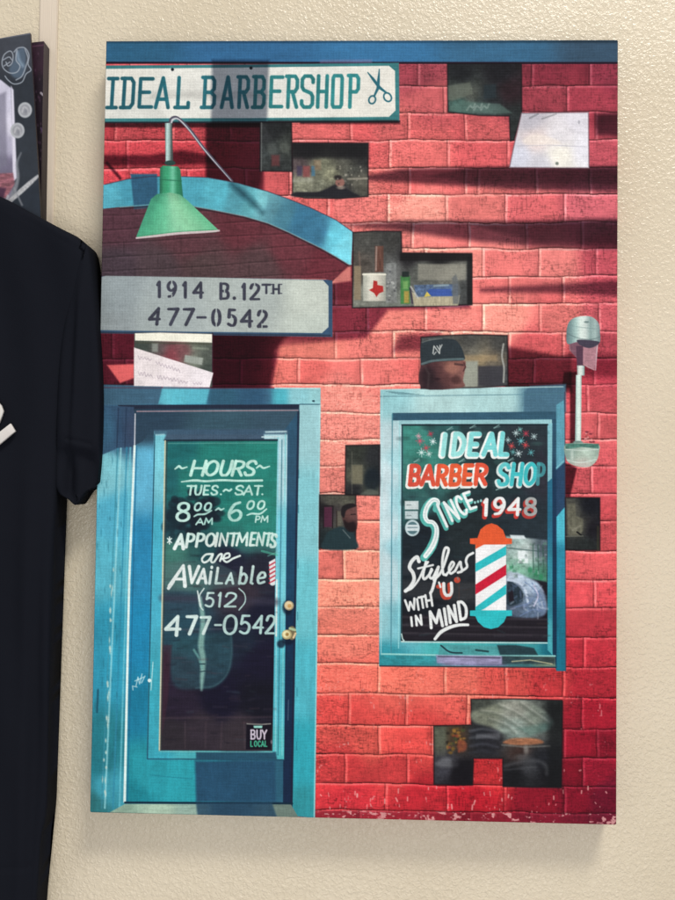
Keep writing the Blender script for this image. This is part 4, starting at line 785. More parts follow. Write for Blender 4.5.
A.rect(319.4,495,355.5,548.3, rgb(150,150,150), None, soft=1, mode='mul', op=.15)
I10 = ('inset_photo_chair_in_corner',)
p10 = [(565.5,497.5),(599.8,497.8),(599.8,550),(565.8,550)]
inset(I10, p10, vary(grad((590,505,24,26,34),(570,510,82,82,74),(578,528,88,88,78),(592,530,28,26,34),(585,545,40,46,46),(570,545,44,48,48)), .12, 3, 5, 62))
A.poly([(567.5,504),(575,503.5),(576,516),(583,519),(583,530),(580,535.5),(568,536)], vary(rgb(105,104,88), .25, 2.5, 4, 63), I10, 1.5, op=.85); A.stroke([(573,530),(580,526)], 2, rgb(150,148,130), I10, soft=2, op=.6); A.stroke([(577,532),(581,535)], 1.6, rgb(25,25,28), I10); A.stroke([(598,527),(598,550)], 2, rgb(70,66,44), I10, soft=2, op=.6); A.stroke([(566,536.5),(583,536)], 1, rgb(120,122,110), I10, op=.6)
I11 = ('inset_photo_caped_customer',)
p11 = [(471,699.2),(515,699),(562,700.5),(562.5,702),(561.2,787.5),(530,787.3),(503,786.5),(502.7,758.5),(473.5,758.3),(472.5,785),(434,784.5),(433.8,726),(471.5,725)]
inset(I11, p11, vary(grad((480,705,70,75,68),(510,712,120,128,118),(530,720,125,132,124),(555,715,38,42,42),(520,735,118,138,132),(490,740,40,40,46),(480,735,38,40,46),(455,735,70,52,38),(440,735,85,92,76),(445,765,60,60,68),(460,775,26,24,30),(520,750,60,42,38),(540,760,32,34,40),(515,775,26,27,31),(548,775,26,26,30),(530,765,62,64,68)), .08, 6, 5, 64))
A.poly(smooth([(472,712),(490,706),(510,701),(530,703),(546,712),(554,724),(545,731),(525,736),(505,734),(490,727),(474,722)],4,True), vary(grad((490,712,115,120,104),(515,710,150,152,140),(535,720,122,132,120),(515,727,132,148,140),(550,725,80,94,92)), .22, 6, 4, 65), I11, 5)
for q in ([(480,712),(500,716),(522,730)], [(498,706),(516,714),(536,728)], [(520,704),(534,714),(548,724)], [(488,720),(505,726),(515,734)]): A.stroke(smooth(q), 2, rgb(90,98,88), I11, soft=3, op=.5); A.stroke([(a+1.5, b-2) for a, b in smooth(q)], 1.2, rgb(185,188,178), I11, soft=2.5, op=.4)
A.poly([(518,728),(540,724),(552,722),(549,730),(530,736)], rgb(80,120,112), I11, 6, op=.45)
A.poly(smooth([(503,743),(512,738.5),(530,738),(541,740),(542,743.5),(520,745)],4,True), vary(rgb(165,105,72), .2, 5, 2), I11, 3, op=.9); A.stroke([(502,745),(525,747),(550,746)], 1.3, rgb(150,148,140), I11, soft=1.6, op=.55)
for y in (731,738,746,753): A.stroke(smooth([(470,y),(484,y-2),(498,y+1)]), 2.4, rgb(*[(92,96,104),(88,92,98),(70,72,82),(52,54,62)][(y-731)//7 % 4]), I11, soft=2.5, op=.6)
A.poly([(476,734),(500,733),(500,738),(476,739)], rgb(130,132,138), I11, 3, op=.4)
A.stroke(smooth([(505,766),(520,762),(538,761),(546,766),(547,774)]), 2.4, rgb(98,100,104), I11, soft=4, op=.55); A.stroke([(504,770),(536,767)], 1.4, rgb(82,84,88), I11, soft=2.5, op=.5); A.ell(526,750,2.4,4.5, rgb(150,148,142), I11, soft=3.5, op=.6); A.ell(522,757,7,3, rgb(96,98,100), I11, soft=4, op=.5)
A.rect(548,702,562,787, rgb(22,24,26), I11, soft=8, op=.6)
for i in range(40): A.ell(447+rng.rand()*18, 727+rng.rand()*26, 1+1.2*rng.rand(), 1+rng.rand(), rgb(*[(120,90,40),(150,70,45),(60,75,45),(40,35,30),(170,120,50)][rng.randint(5)]), I11, soft=1.5, op=.7)
A.ell(462,746,5,6, rgb(140,72,50), I11, soft=3, op=.8); A.poly(smooth([(436,763),(446,757),(457,762),(456,767),(440,767)],4,True), rgb(118,120,124), I11, 5, op=.65); A.rect(452,760,472,785, rgb(20,18,24), I11, soft=6, op=.6); A.poly([(436,730),(445,728),(446,756),(436,756)], rgb(100,104,90), I11, 4, op=.4)
A.c[:] = np.clip(A.c, 0, 1)

# printing: faded blacks, warm lights, the weave of the cloth and ink grain
wv = vnoise(PX/7, PY/.8, 95)*.6+vnoise(PX/.8, PY/7, 96)*.6
dark = 1-A.c.mean(-1)
lum = (A.c@np.array([.3,.55,.15]))[..., None]; A.c = lum+(A.c-lum)*.90
A.c = A.c*(1+.035*fbm(PX/3, PY/2.5, 3, 97)+.03*vnoise(PX/18, PY/14, 98))[..., None]
A.c = A.c*(1+.05*wv*(.4+dark)+.03*rng.randn(*wv.shape))[..., None]+.0*wv[..., None]*dark[..., None]
A.c = np.clip(A.c, 0.0, 1)**1.06

# ------------------------------------------------------------------ materials
def mat(name, base=(.5,.5,.5), rough=.6, spec=.3):
    m = bpy.data.materials.new(name); m.use_nodes = True
    b = m.node_tree.nodes['Principled BSDF']; b.inputs['Base Color'].default_value = (*base, 1)
    b.inputs['Roughness'].default_value = rough; b.inputs['Specular IOR Level'].default_value = spec
    return m, m.node_tree, b
def print_material(name, rough, spec, weave=.00022, gain=1.0, scale=620):
    m, nt, b = mat(name, rough=rough, spec=spec); N, Lk = nt.nodes, nt.links
    at = N.new('ShaderNodeAttribute'); at.attribute_name = 'ink'
    hs = N.new('ShaderNodeMix'); hs.data_type = 'RGBA'; hs.blend_type = 'MULTIPLY'; hs.inputs[0].default_value = 1
    hs.inputs[7].default_value = (gain, gain, gain, 1); Lk.new(at.outputs['Color'], hs.inputs[6]); Lk.new(hs.outputs[2], b.inputs['Base Color'])
    tc = N.new('ShaderNodeTexCoord')
    w1 = N.new('ShaderNodeTexWave'); w1.bands_direction = 'X'; w1.inputs['Scale'].default_value = scale/6.28; w1.inputs['Distortion'].default_value = .6
    w2_ = N.new('ShaderNodeTexWave'); w2_.bands_direction = 'Z'; w2_.inputs['Scale'].default_value = scale/6.28; w2_.inputs['Distortion'].default_value = .6
    ad = N.new('ShaderNodeMath'); ad.operation = 'ADD'
    for w_ in (w1, w2_): Lk.new(tc.outputs['Object'], w_.inputs['Vector'])
    Lk.new(w1.outputs['Fac'], ad.inputs[0]); Lk.new(w2_.outputs['Fac'], ad.inputs[1])
    bp = N.new('ShaderNodeBump'); bp.inputs['Distance'].default_value = weave; bp.inputs['Strength'].default_value = .3
    Lk.new(ad.outputs[0], bp.inputs['Height']); Lk.new(bp.outputs['Normal'], b.inputs['Normal'])
    return m
m_print = print_material('printed_canvas', .7, .08, gain=.90)
m_poster = print_material('printed_card', .45, .3, weave=.00005)

def mesh_from(name, verts, faces, m, parent=None, cols=None, smooth_=False):
    me = bpy.data.meshes.new(name); nv, nf = len(verts), len(faces)
    faces = np.asarray(faces, np.int32); k = faces.shape[1]
    me.vertices.add(nv); me.vertices.foreach_set('co', np.asarray(verts, np.float32).ravel())
    me.loops.add(nf*k); me.loops.foreach_set('vertex_index', faces.ravel())
    me.polygons.add(nf); me.polygons.foreach_set('loop_start', np.arange(0, nf*k, k, dtype=np.int32))
    me.update(calc_edges=True); me.validate()
    if cols is not None:
        a = me.color_attributes.new('ink', 'FLOAT_COLOR', 'POINT')
        c4 = np.ones((nv, 4), np.float32); c4[:, :3] = cols; a.data.foreach_set('color', c4.ravel())
    if smooth_: me.polygons.foreach_set('use_smooth', np.ones(nf, bool))
    me.materials.append(m); o = bpy.data.objects.new(name, me); COL.objects.link(o)
    if parent: o.parent = parent
    return o
def tag(o, label=None, cat=None, group=None, kind=None):
    if label: o['label'] = label
    if cat: o['category'] = cat
    if group: o['group'] = group
    if kind: o['kind'] = kind
    return o
def bm_obj(name, bm, m, parent=None, smooth_=False):
    me = bpy.data.meshes.new(name); bmesh.ops.recalc_face_normals(bm, faces=bm.faces[:]); bm.to_mesh(me); bm.free()
    if smooth_: me.polygons.foreach_set('use_smooth', np.ones(len(me.polygons), bool))
    me.materials.append(m); o = bpy.data.objects.new(name, me); COL.objects.link(o)
    if parent: o.parent = parent
    return o
def slice_art(A, P3, m, root, origin, extra=None, plain=None):
    """cut the painted sheet into one flat mesh per printed part (cells never overlap)"""
    NVv, NUu = A.X.shape; ids = np.arange(NVv*NUu).reshape(NVv, NUu)
    q = np.stack([ids[:-1,:-1], ids[1:,:-1], ids[1:,1:], ids[:-1,1:]], -1).reshape(-1, 4)
    lab = A.lab[:-1,:-1].ravel(); V = (P3-origin).reshape(-1, 3); C = s2l(A.c).reshape(-1, 3)
    objs = {}
    paths = sorted([p for p in A.names if p], key=len)
    for p in paths:
        l = A.names.index(p); f = q[lab == l]
        if len(f) == 0 : continue
        u, inv = np.unique(f.ravel(), return_inverse=True)
        par = root
        if len(p) > 1:
            if (p[0],) not in objs:
                e = bpy.data.objects.new(p[0], None); COL.objects.link(e); e.parent = root; objs[(p[0],)] = e
            par = objs[(p[0],)]
        nm = 'inset_photo' if p[-1].startswith('inset_photo') else p[-1]
        v, c, ff = V[u], C[u], inv.reshape(-1, 4)
        objs[p] = mesh_from(nm, v, ff, m, par, c)
    return objs

origin = np.array([0, .019, -hy*CW])
root = bpy.data.objects.new('canvas_print', None); COL.objects.link(root); root.location = origin
tag(root, 'large canvas print of a red brick barbershop front with turquoise door and window', 'wall print')
P3 = np.stack([GU*CW, np.zeros_like(GU), -GV*CW], -1)
parts = slice_art(A, P3, m_print, root, origin)
INS = {I1: 'inset photo of a dark shelf at the top of the print', I2: 'inset photo of a pale white sheet beside the dark top one', I3: 'narrow dark inset photo under the sign board', I4: 'inset photo of a man in dark clothes lying back before a pale wall',
       I5: 'stepped inset photo of a shelf with a mug showing a red state outline', I6: 'inset photo of a man in a dark cap with white letters', I7: 'inset photo under the address board with a handwritten note', I8: 'dark inset photo beside the upper left of the window frame',
       I9: 'inset photo of a bearded man between door and window', I10: 'dark inset photo right of the window frame', I11: 'stepped dark inset photo of a customer under a pale cape at the bottom'}
for k_, v_ in INS.items():
    if k_ in parts: parts[k_]['label'] = v_
# wrapped sides and back of the stretched canvas
DEP = .036
m_side, nt, b = mat('canvas_edge', (.2,.1,.1), .75, .15)
rim = []
per = [(r, 0) for r in range(NV)]+[(NV-1, c) for c in range(1, NU)]+[(r, NU-1) for r in range(NV-2, -1, -1)]+[(0, c) for c in range(NU-2, 0, -1)]
per = per[::3]
vv, cc = [], []
for r, c in per:
    x, z = GU[r, c]*CW, -GV[r, c]*CW
    sx, sz = (-1 if c == 0 else 1 if c == NU-1 else 0), (1 if r == 0 else -1 if r == NV-1 else 0)
    for d_, o_ in ((0., 0.), (.0007, .0006), (.0025, .001), (DEP, .001)):
        vv.append((x+sx*o_, d_, z+sz*o_)); cc.append(s2l(A.c[r, c]))
n = len(per); ff = []
for i in range(n):
    j = (i+1) % n
    for k in range(3): ff.append((i*4+k, i*4+k+1, j*4+k+1, j*4+k))
mesh_from('canvas_edge', np.array(vv)-origin, np.array(ff), m_print, root, np.array(cc))
m_wood, nt, b = mat('stretcher_wood', (.45,.32,.18), .7, .2)
nz = nt.nodes.new('ShaderNodeTexNoise'); nz.inputs['Scale'].default_value = 60; cr = nt.nodes.new('ShaderNodeValToRGB'); cr.color_ramp.elements[0].color = (.35,.23,.12,1); cr.color_ramp.elements[1].color = (.52,.38,.22,1)
nt.links.new(nz.outputs['Fac'], cr.inputs[0]); nt.links.new(cr.outputs[0], b.inputs['Base Color'])
bm = bmesh.new()
def bxx(bm, x0, x1, y0, y1, z0, z1, bev=0):
    r = bmesh.ops.create_cube(bm, size=1); vs = r['verts']
    for v in vs: v.co = Vector(((x0+x1)/2+v.co.x*(x1-x0), (y0+y1)/2+v.co.y*(y1-y0), (z0+z1)/2+v.co.z*(z1-z0)))
    if bev:
        es = list({e for v in vs for e in v.link_edges}); bmesh.ops.bevel(bm, geom=es, offset=bev, segments=2, affect='EDGES')
hw, hh = CW/2-.002, hy*CW-.002
for a in ((-hw,-hw+.04,-hh,hh),(hw-.04,hw,-hh,hh),(-hw+.0405,hw-.0405,hh-.04,hh),(-hw+.0405,hw-.0405,-hh,-hh+.04)): bxx(bm, a[0]-origin[0], a[1]-origin[0], .002-origin[1], DEP-.001-origin[1], a[2]-origin[2], a[3]-origin[2])
bm_obj('stretcher_frame', bm, m_wood, root)

# ------------------------------------------------------------------ wall with orange-peel paint
WD = .038
m_wall, nt, b = mat('wall_paint', (.62,.54,.40), .30, .5); N, Lk = nt.nodes, nt.links
tc = N.new('ShaderNodeTexCoord')
n1 = N.new('ShaderNodeTexNoise'); n1.inputs['Scale'].default_value = 250; n1.inputs['Detail'].default_value = 2.5; n1.inputs['Roughness'].default_value = .5; n1.inputs['Distortion'].default_value = .6
n2 = N.new('ShaderNodeTexNoise'); n2.inputs['Scale'].default_value = 60; n2.inputs['Detail'].default_value = 2
vo = N.new('ShaderNodeTexVoronoi'); vo.feature = 'SMOOTH_F1'; vo.inputs['Scale'].default_value = 200
for x in (n1, n2, vo): Lk.new(tc.outputs['Object'], x.inputs['Vector'])
r1 = N.new('ShaderNodeMapRange'); r1.inputs['From Min'].default_value = .42; r1.inputs['From Max'].default_value = .68; Lk.new(n1.outputs['Fac'], r1.inputs['Value'])
mm = N.new('ShaderNodeMath'); mm.operation = 'MULTIPLY_ADD'; mm.inputs[1].default_value = -.5; Lk.new(vo.outputs['Distance'], mm.inputs[0]); Lk.new(r1.outputs[0], mm.inputs[2])
m2 = N.new('ShaderNodeMath'); m2.operation = 'MULTIPLY_ADD'; m2.inputs[1].default_value = .5; Lk.new(n2.outputs['Fac'], m2.inputs[0]); Lk.new(mm.outputs[0], m2.inputs[2])
bp = N.new('ShaderNodeBump'); bp.inputs['Distance'].default_value = .0010; bp.inputs['Strength'].default_value = .45
Lk.new(m2.outputs[0], bp.inputs['Height']); Lk.new(bp.outputs['Normal'], b.inputs['Normal'])
n3 = N.new('ShaderNodeTexNoise'); n3.inputs['Scale'].default_value = 5; n3.inputs['Detail'].default_value = 5; Lk.new(tc.outputs['Object'], n3.inputs['Vector'])
cr = N.new('ShaderNodeValToRGB'); cr.color_ramp.elements[0].position = .3; cr.color_ramp.elements[1].position = .7
cr.color_ramp.elements[0].color = (.59,.51,.372,1); cr.color_ramp.elements[1].color = (.65,.57,.43,1)
Lk.new(n3.outputs['Fac'], cr.inputs[0]); Lk.new(cr.outputs[0], b.inputs['Base Color'])
bm = bmesh.new(); bxx(bm, -1.6, 1.6, WD, WD+.1, -1.5, 1.5)
tag(bm_obj('wall', bm, m_wall), 'beige orange-peel painted wall behind the print', 'wall', kind='structure')
# flat batten over the panel joint
m_bat, nt, b = mat('batten_paint', (.64,.55,.44), .38, .4)
nz = nt.nodes.new('ShaderNodeTexNoise'); nz.inputs['Scale'].default_value = 30; bp = nt.nodes.new('ShaderNodeBump'); bp.inputs['Distance'].default_value = .0006; nt.links.new(nz.outputs['Fac'], bp.inputs['Height']); nt.links.new(bp.outputs['Normal'], b.inputs['Normal'])
xl = on_plane(40.5, 0, WD)[0]; xr_ = on_plane(58.8, 0, WD)[0]
bm = bmesh.new(); bxx(bm, xl, xr_, WD-.0028, WD+.002, -1.49, 1.49, .0012)
tag(bm_obj('wall_batten', bm, m_bat), 'flat painted joint strip running up the wall left of the print', 'batten', kind='structure')

# ------------------------------------------------------------------ two cards hanging at the upper left
def card(name, pts_px, depth0, thick, paint, label, cat, nn=(150, 260), z_tilt=None):
    """pts_px: quad TL TR BR BL in photo px; the sheet is a real slab of the given thickness"""
    TL, TR, BR, BL = [np.array(p, float) for p in pts_px]
    u = np.linspace(0, 1, nn[0])[None, :, None]; v = np.linspace(0, 1, nn[1])[:, None, None]
    Q = (TL*(1-u)+TR*u)*(1-v)+(BL*(1-u)+BR*u)*v
    B = Art(Q[..., 0], Q[..., 1]); paint(B)
    P = on_plane(Q[..., 0], Q[..., 1], depth0)
    o0 = P.reshape(-1, 3).mean(0)
    e = bpy.data.objects.new(name, None); COL.objects.link(e); e.location = o0; tag(e, label, cat)
    slice_art(B, P, m_poster, e, o0)
    c = [P[0,0], P[0,-1], P[-1,-1], P[-1,0]]
    V = []
    for p in c: V.append(p-o0)
    for p in c: V.append(p-o0+np.array([0, thick, 0]))
    F = [(4,5,6,7),(0,1,5,4),(1,2,6,5),(2,3,7,6),(3,0,4,7)]
    me_ = mesh_from('backing_board', np.array(V), np.array(F), m_edge, e)
    return e
m_edge, nt, b = mat('card_edge', (.018,.012,.018), .55, .3)
nz = nt.nodes.new('ShaderNodeTexNoise'); nz.inputs['Scale'].default_value = 90; cr = nt.nodes.new('ShaderNodeValToRGB'); cr.color_ramp.elements[0].color = (.012,.008,.014,1); cr.color_ramp.elements[1].color = (.03,.018,.026,1); nt.links.new(nz.outputs['Fac'], cr.inputs[0]); nt.links.new(cr.outputs[0], b.inputs['Base Color'])
def paint_front(B):
    PIc = ('printed_picture',)
    B.c[:] = vary(grad((-60,60,48,52,60),(20,40,54,58,66),(25,100,34,40,48),(30,160,38,44,52),(35,210,30,38,48),(-60,220,40,44,54), p=3), .1, 6, 6, 70)(B.X, B.Y); B.lab[:] = B.L(PIc)
    B.stroke([(-200,70),(30,33.5)], 1.4, rgb(95,98,108))
    B.poly([(-60,60),(1,80),(11,88),(14,175),(10,215),(-60,215)], vary(grad((4,95,190,188,205),(4,140,165,162,182),(2,170,105,100,120),(12,130,200,198,212),(-40,120,120,118,130), p=3), .08, 5, 9, 71), soft=1.5)
    B.poly([(-3,95),(6,92),(7,165),(-3,170)], rgb(110,108,125), soft=4, op=.7)
    B.poly([(11,86),(13.5,90),(17,178),(13,182)], rgb(205,202,216), soft=1.5)
    B.poly([(-20,174),(13,173),(15,184),(6,198),(-20,196)], vary(rgb(135,85,95), .35, 5, 1.5, 72), soft=2); B.poly([(-20,186),(6,188),(3,200),(-20,200)], rgb(70,40,62), soft=2)
    sil = rgb(150,158,168); B.poly(smooth([(18,50),(24,48),(26,60),(24,75),(15,78),(9,70),(14,60)],4,True), rgb(78,96,114), soft=4, op=.8); B.stroke(smooth([(17,52),(19,60),(23,66)]), 3, rgb(140,160,178), soft=3, op=.6)
    for p in ([(14,52),(18,48),(25,48),(29,55),(28,64),(31,70),(26,74),(22,82),(14,84),(8,80),(5,76)], [(17,50),(16,60),(20,66),(17,72),(10,73),(4,69),(2,63),(4,55),(10,51),(13,55),(12,63),(8,66),(6,62)],
              [(25,49),(28,58),(26,66),(22,76),(16,80)], [(3,60),(9,57),(12,60)], [(4,66),(10,62)]): B.stroke(smooth(p, 4), 1.1, sil, op=.85)
    for x, y in ((25,110),(17.5,130.5)):
        B.ell(x, y, 7, 7.8, rgb(165,168,172), soft=1.2); B.ell(x, y, 5, 5.6, rgb(140,142,148), soft=1.2)
        B.stroke(smooth([(x-3,y+2),(x-1,y-3),(x+2,y-1),(x+3,y+3)]), 1.6, rgb(190,190,192), soft=1.6, op=.6); B.ell(x+1, y+1.5, 1.8, 2.2, rgb(112,114,122), soft=2, op=.6)
    B.stroke(smooth([(21,153),(17,163),(18,176),(16,186),(12,196),(8,205)]), [1,2.4,3,4,5,3], rgb(125,128,135), soft=2.2, op=.85)
    B.stroke(smooth([(38,176),(30,183),(20,192),(10,201)]), [2.6,4.5,5,4], vary(rgb(165,166,168), .2, 1.6, 1.6, 73), soft=1.4); B.stroke([(14,188),(22,205)], 2, rgb(130,132,138), soft=1.5, op=.7); B.stroke([(8,196),(4,208)], 2.4, rgb(170,172,176), soft=1.5, op=.8)
    B.c[:] = np.clip(B.c*(1+.02*rng.randn(*B.X.shape))[..., None], 0, 1)
def paint_back(B):
    B.c[:] = vary(grad((36,50,44,24,38),(40,100,24,13,24),(44,150,20,12,20),(-60,100,24,16,22), p=3), .2, 3, 6, 74)(B.X, B.Y); B.lab[:] = B.L(('printed_picture',))
    B.stroke([(41,93),(43,95)], 2.2, rgb(170,165,170), op=.8); B.stroke([(41,128),(43,134)], 1.6, rgb(80,60,90), op=.8); B.stroke([(31,46.5),(44,45)], 1.3, rgb(82,50,70), op=.8)
    for i in range(20): B.ell(31+rng.rand()*11, 52+rng.rand()*110, .6, 1.2, rgb(95,70,90), soft=1, op=.5)
card('photo_collage_board', [(-120,60),(30.2,32.8),(41,222),(-112,250)], .004, .004, paint_front, 'tilted dark board with silvery loops and two pale discs before a purple board', 'picture board', (300, 340))
card('dark_picture_board', [(-90,56),(43.8,41.2),(40.5,226),(-90,250)], .016, .020, paint_back, 'nearly black purple picture board hung behind the tilted silvery board', 'picture board', (300, 260))

# ------------------------------------------------------------------ black T-shirt
m_tee, nt, b = mat('black_jersey', (.0075,.0085,.0125), .9, .04); N, Lk = nt.nodes, nt.links
b.inputs['Sheen Roughness'].default_value = .6
tc = N.new('ShaderNodeTexCoord'); nz = N.new('ShaderNodeTexNoise'); nz.inputs['Scale'].default_value = 900; n2 = N.new('ShaderNodeTexNoise'); n2.inputs['Scale'].default_value = 9; n2.inputs['Detail'].default_value = 3
for x in (nz, n2): Lk.new(tc.outputs['Object'], x.inputs['Vector'])
ma = N.new('ShaderNodeMath'); ma.operation = 'MULTIPLY_ADD'; ma.inputs[1].default_value = 14; Lk.new(n2.outputs['Fac'], ma.inputs[0]); Lk.new(nz.outputs['Fac'], ma.inputs[2])
bp = N.new('ShaderNodeBump'); bp.inputs['Distance'].default_value = .0006; bp.inputs['Strength'].default_value = .5; Lk.new(ma.outputs[0], bp.inputs['Height']); Lk.new(bp.outputs['Normal'], b.inputs['Normal'])
TD = -.014                      # shirt front plane (in front of the canvas face plane)
def outline_slab(name, pts, front, back, m, parent, org, puff=.006, step=2.6, folds=None):
    """closed cloth volume: silhouette in photo px on plane `front`, rounded towards the rim, flat back"""
    xs = [p[0] for p in pts]; ys = [p[1] for p in pts]
    per = []
    n = len(pts)
    for i in range(n):
        a, b_ = np.array(pts[i], float), np.array(pts[(i+1) % n], float); k = max(1, int(np.linalg.norm(b_-a)/6))
        for t in range(k): per.append(a+(b_-a)*t/k)
    bm = bmesh.new(); c2 = [tuple(p) for p in per]
    # interior points by inset rings
    P = np.array(c2)
    ar = 0.5*np.sum(P[:,0]*np.roll(P[:,1],-1)-np.roll(P[:,0],-1)*P[:,1]); sgn = 1 if ar > 0 else -1
    def normals(P):
        d = np.roll(P, -1, 0)-np.roll(P, 1, 0); d /= np.linalg.norm(d, axis=1)[:, None]+1e-9
        return np.stack([-d[:,1], d[:,0]], 1)*sgn
    rings = []; Nn = normals(P)
    for w_, f_ in (((0, 1.0), (.4, .4), (.9, 0.0)) if puff < .001 else ((0, 1.0), (.8, .55), (2.0, .25), (4.0, .07), (7.0, 0.0))):
        Q = P+Nn*w_; rings.append((Q, front+f_*puff))
    vs = []
    bk = on_plane(P[:,0], P[:,1], front+puff); bk[:, 1] = back
    vs.append([bm.verts.new(p-org) for p in bk])
    for Q, d in rings:
        W3 = on_plane(Q[:,0], Q[:,1], d)
        if folds is not None: W3[:, 1] += folds(Q[:,0], Q[:,1])*(1-(d-front)/puff)
        vs.append([bm.verts.new(p-org) for p in W3])
    nn_ = len(P)
    for a, b_ in zip(vs[:-1], vs[1:]):
        for i in range(nn_):
            j = (i+1) % nn_; bm.faces.new((a[i], a[j], b_[j], b_[i]))
    f0 = bm.faces.new(vs[0]); bmesh.ops.triangulate(bm, faces=[f0])
    if folds is None:
        f1 = bm.faces.new(vs[-1]); bmesh.ops.triangulate(bm, faces=[f1])
    else:
        from mathutils.geometry import delaunay_2d_cdt
        Q = rings[-1][0]; m_ = len(Q)
        gx, gy = np.meshgrid(np.arange(Q[:,0].min()+step, Q[:,0].max(), step), np.arange(Q[:,1].min()+step, Q[:,1].max(), step)); gx = gx.ravel(); gy = gy.ravel()
        ins = np.zeros(gx.shape, bool); dm = np.full(gx.shape, 1e9)
        for a in range(m_):
            x0, y0 = Q[a]; x1, y1 = Q[(a+1) % m_]; ex, ey = x1-x0, y1-y0
            t = np.clip(((gx-x0)*ex+(gy-y0)*ey)/(ex*ex+ey*ey+1e-9), 0, 1); dm = np.minimum(dm, np.hypot(gx-x0-t*ex, gy-y0-t*ey))
            if y0 != y1: ins ^= ((gy < y0) != (gy < y1)) & (gx < x0+(gy-y0)*ex/ey)
        k_ = ins & (dm > step*.6); gx, gy = gx[k_], gy[k_]
        allp = [Vector((float(a), float(b))) for a, b in Q]+[Vector((float(a), float(b))) for a, b in zip(gx, gy)]
        ov, oe, of, _, _, _ = delaunay_2d_cdt(allp, [], [list(range(m_))], 1, 1e-4)
        ox = np.array([v[0] for v in ov]); oy = np.array([v[1] for v in ov])
        W3 = on_plane(ox, oy, front); W3[:, 1] += folds(ox, oy)
        nv_ = [vs[-1][i] if i < m_ else bm.verts.new(W3[i]-org) for i in range(len(ov))]
        for f in of:
            try: bm.faces.new([nv_[i] for i in f])
            except ValueError: pass
    o = bm_obj(name, bm, m, parent, True)
    return o
org = on_plane(-90, 500, TD)
tee = bpy.data.objects.new('t_shirt', None); COL.objects.link(tee); tee.location = org
tag(tee, 'black short-sleeved T-shirt with pale lettering hanging left of the print', 't-shirt')
body = smooth([(-40,184),(0,196.5),(30,212),(60,228),(80,238.5),(88,248)], 4)+smooth([(90,262),(80,300),(66,360),(60,430),(58,500),(56,540),(54,600),(52,660),(49.5,720),(48,780),(46.5,815),(42,838),(40,870),(37.5,910)], 4)
body += [(36,930),(-230,930)]+[(-238,700),(-240,500),(-245,360),(-262,262)]+smooth([(-262,248),(-230,226),(-190,206),(-150,188),(-135,200),(-100,212),(-65,204),(-50,190)], 4)
def bf(x, y):
    d = .0035*np.sin(x*.045+y*.006)+.0025*np.sin(x*.021-y*.015)+.0016*np.sin(x*.11-y*.012+1.2*np.sin(y*.013))
    d = d+.0045*np.exp(-((x-(40-(y-560)*.035))/6)**2)*np.clip((y-480)/150, 0, 1)-.003*np.exp(-((x-(28-(y-560)*.02))/8)**2)*np.clip((y-420)/150, 0, 1)
    d = d+.0012*np.exp(-((y-(868-x*.03))/2.0)**2)-.0007*(y > 870-x*.03)
    d = d+.0010*np.exp(-((y-(203+.58*x))/2.5)**2)*(x > 5)
    return d
outline_slab('body', body, TD, .030, m_tee, tee, org, .012, step=3.0, folds=bf)
sleeve = smooth([(80,240),(88,246),(92,262),(95.5,300),(99,345),(101.0,385),(101.0,420),(99.8,455),(97.5,482)], 4)+smooth([(93,487),(86,491),(80,500),(75,505),(68,499),(60,494),(55,486)], 3)+smooth([(55,470),(56,440),(57,400),(60,350),(66,310),(73,275)], 4)
def sf(x, y):
    d = -.005*np.exp(-((x-(85-(y-250)*.075))/6)**2)*np.clip((y-250)/50, 0, 1)*np.clip((470-y)/40, 0, 1)+.004*np.exp(-((x-(76-(y-250)*.04))/4)**2)*np.clip((y-280)/60, 0, 1)
    c_ = 437+.22*(x-60)
    return d+.0016*np.exp(-((y-c_)/1.6)**2)+.0085/(1+np.exp(-(y-c_-10)/2.0))+.003*np.sin((x-60)*.25)*np.clip((y-450)/20, 0, 1)
outline_slab('sleeve', sleeve, TD-.006, .022, m_tee, tee, org, .009, step=1.7, folds=sf)
mirror_sleeve = [(-250,240),(-262,246),(-268,300),(-276,420),(-272,484),(-250,505),(-232,490),(-232,420),(-238,330)]
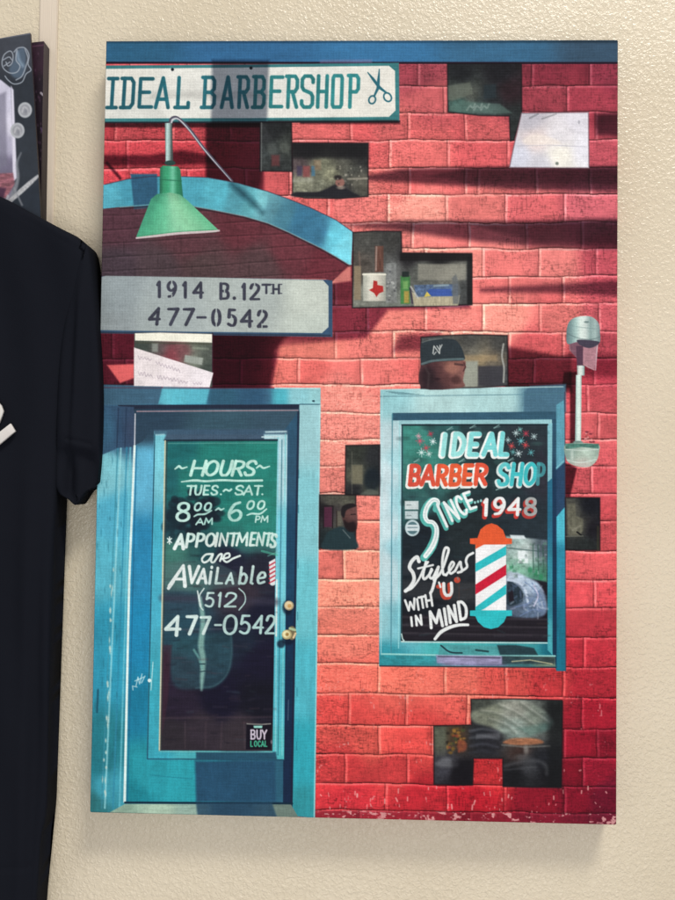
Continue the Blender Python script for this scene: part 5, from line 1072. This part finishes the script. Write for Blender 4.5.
outline_slab('sleeve', mirror_sleeve, TD-.006, .022, m_tee, tee, org, .009)
m_ink, nt, b = mat('pale_shirt_print', (.62,.58,.54), .8, .1)
nz = nt.nodes.new('ShaderNodeTexNoise'); nz.inputs['Scale'].default_value = 260; cr = nt.nodes.new('ShaderNodeValToRGB'); cr.color_ramp.elements[0].color = (.5,.46,.42,1); cr.color_ramp.elements[1].color = (.72,.69,.66,1); cr.color_ramp.elements[0].position = .35; cr.color_ramp.elements[1].position = .65
nt.links.new(nz.outputs['Fac'], cr.inputs[0]); nt.links.new(cr.outputs[0], b.inputs['Base Color'])
for k_, pts in enumerate(([(-14,396),(-4,400),(1,405.5),(3.2,411),(1.8,416),(-1,423),(-8,427),(-14,424)], [(-14,440),(0,431.5),(10.3,423.6),(15.2,431.2),(0,444),(-14,452)])):
    outline_slab('print_stroke', pts, TD-.0062, TD-.002, m_ink, tee, org, .0006)

# ------------------------------------------------------------------ light: lamps only (indoors)
wd_ = bpy.data.worlds.new('World'); SC.world = wd_; wd_.use_nodes = True
wd_.node_tree.nodes['Background'].inputs[0].default_value = (.95,.95,1.0,1); wd_.node_tree.nodes['Background'].inputs[1].default_value = .56
def area(name, loc, tgt, sx, sy, power, col):
    l = bpy.data.lights.new(name, 'AREA'); l.shape = 'RECTANGLE'; l.size = sx; l.size_y = sy; l.energy = power; l.color = col
    o = bpy.data.objects.new(name, l); COL.objects.link(o); o.location = loc
    o.rotation_euler = (Vector(tgt)-Vector(loc)).to_track_quat('-Z', 'Y').to_euler(); return o
area('ceiling_and_fill_lamp', (1.25, -2.3, 3.7), (0, 0, -.2), 1.3, .8, 162, (1.0,.965,.90))
area('ceiling_and_fill_lamp', (.1, -2.4, -.9), (0, 0, -.45), 1.6, .9, 20, (1.0,.97,.93))  # added low frontal fill, not a ceiling fitting; brightens the lower wall
vs_ = SC.view_settings; vs_.view_transform = 'Standard'; vs_.look = 'None'; vs_.exposure = 0; vs_.gamma = 1
SC.render.engine = 'CYCLES'
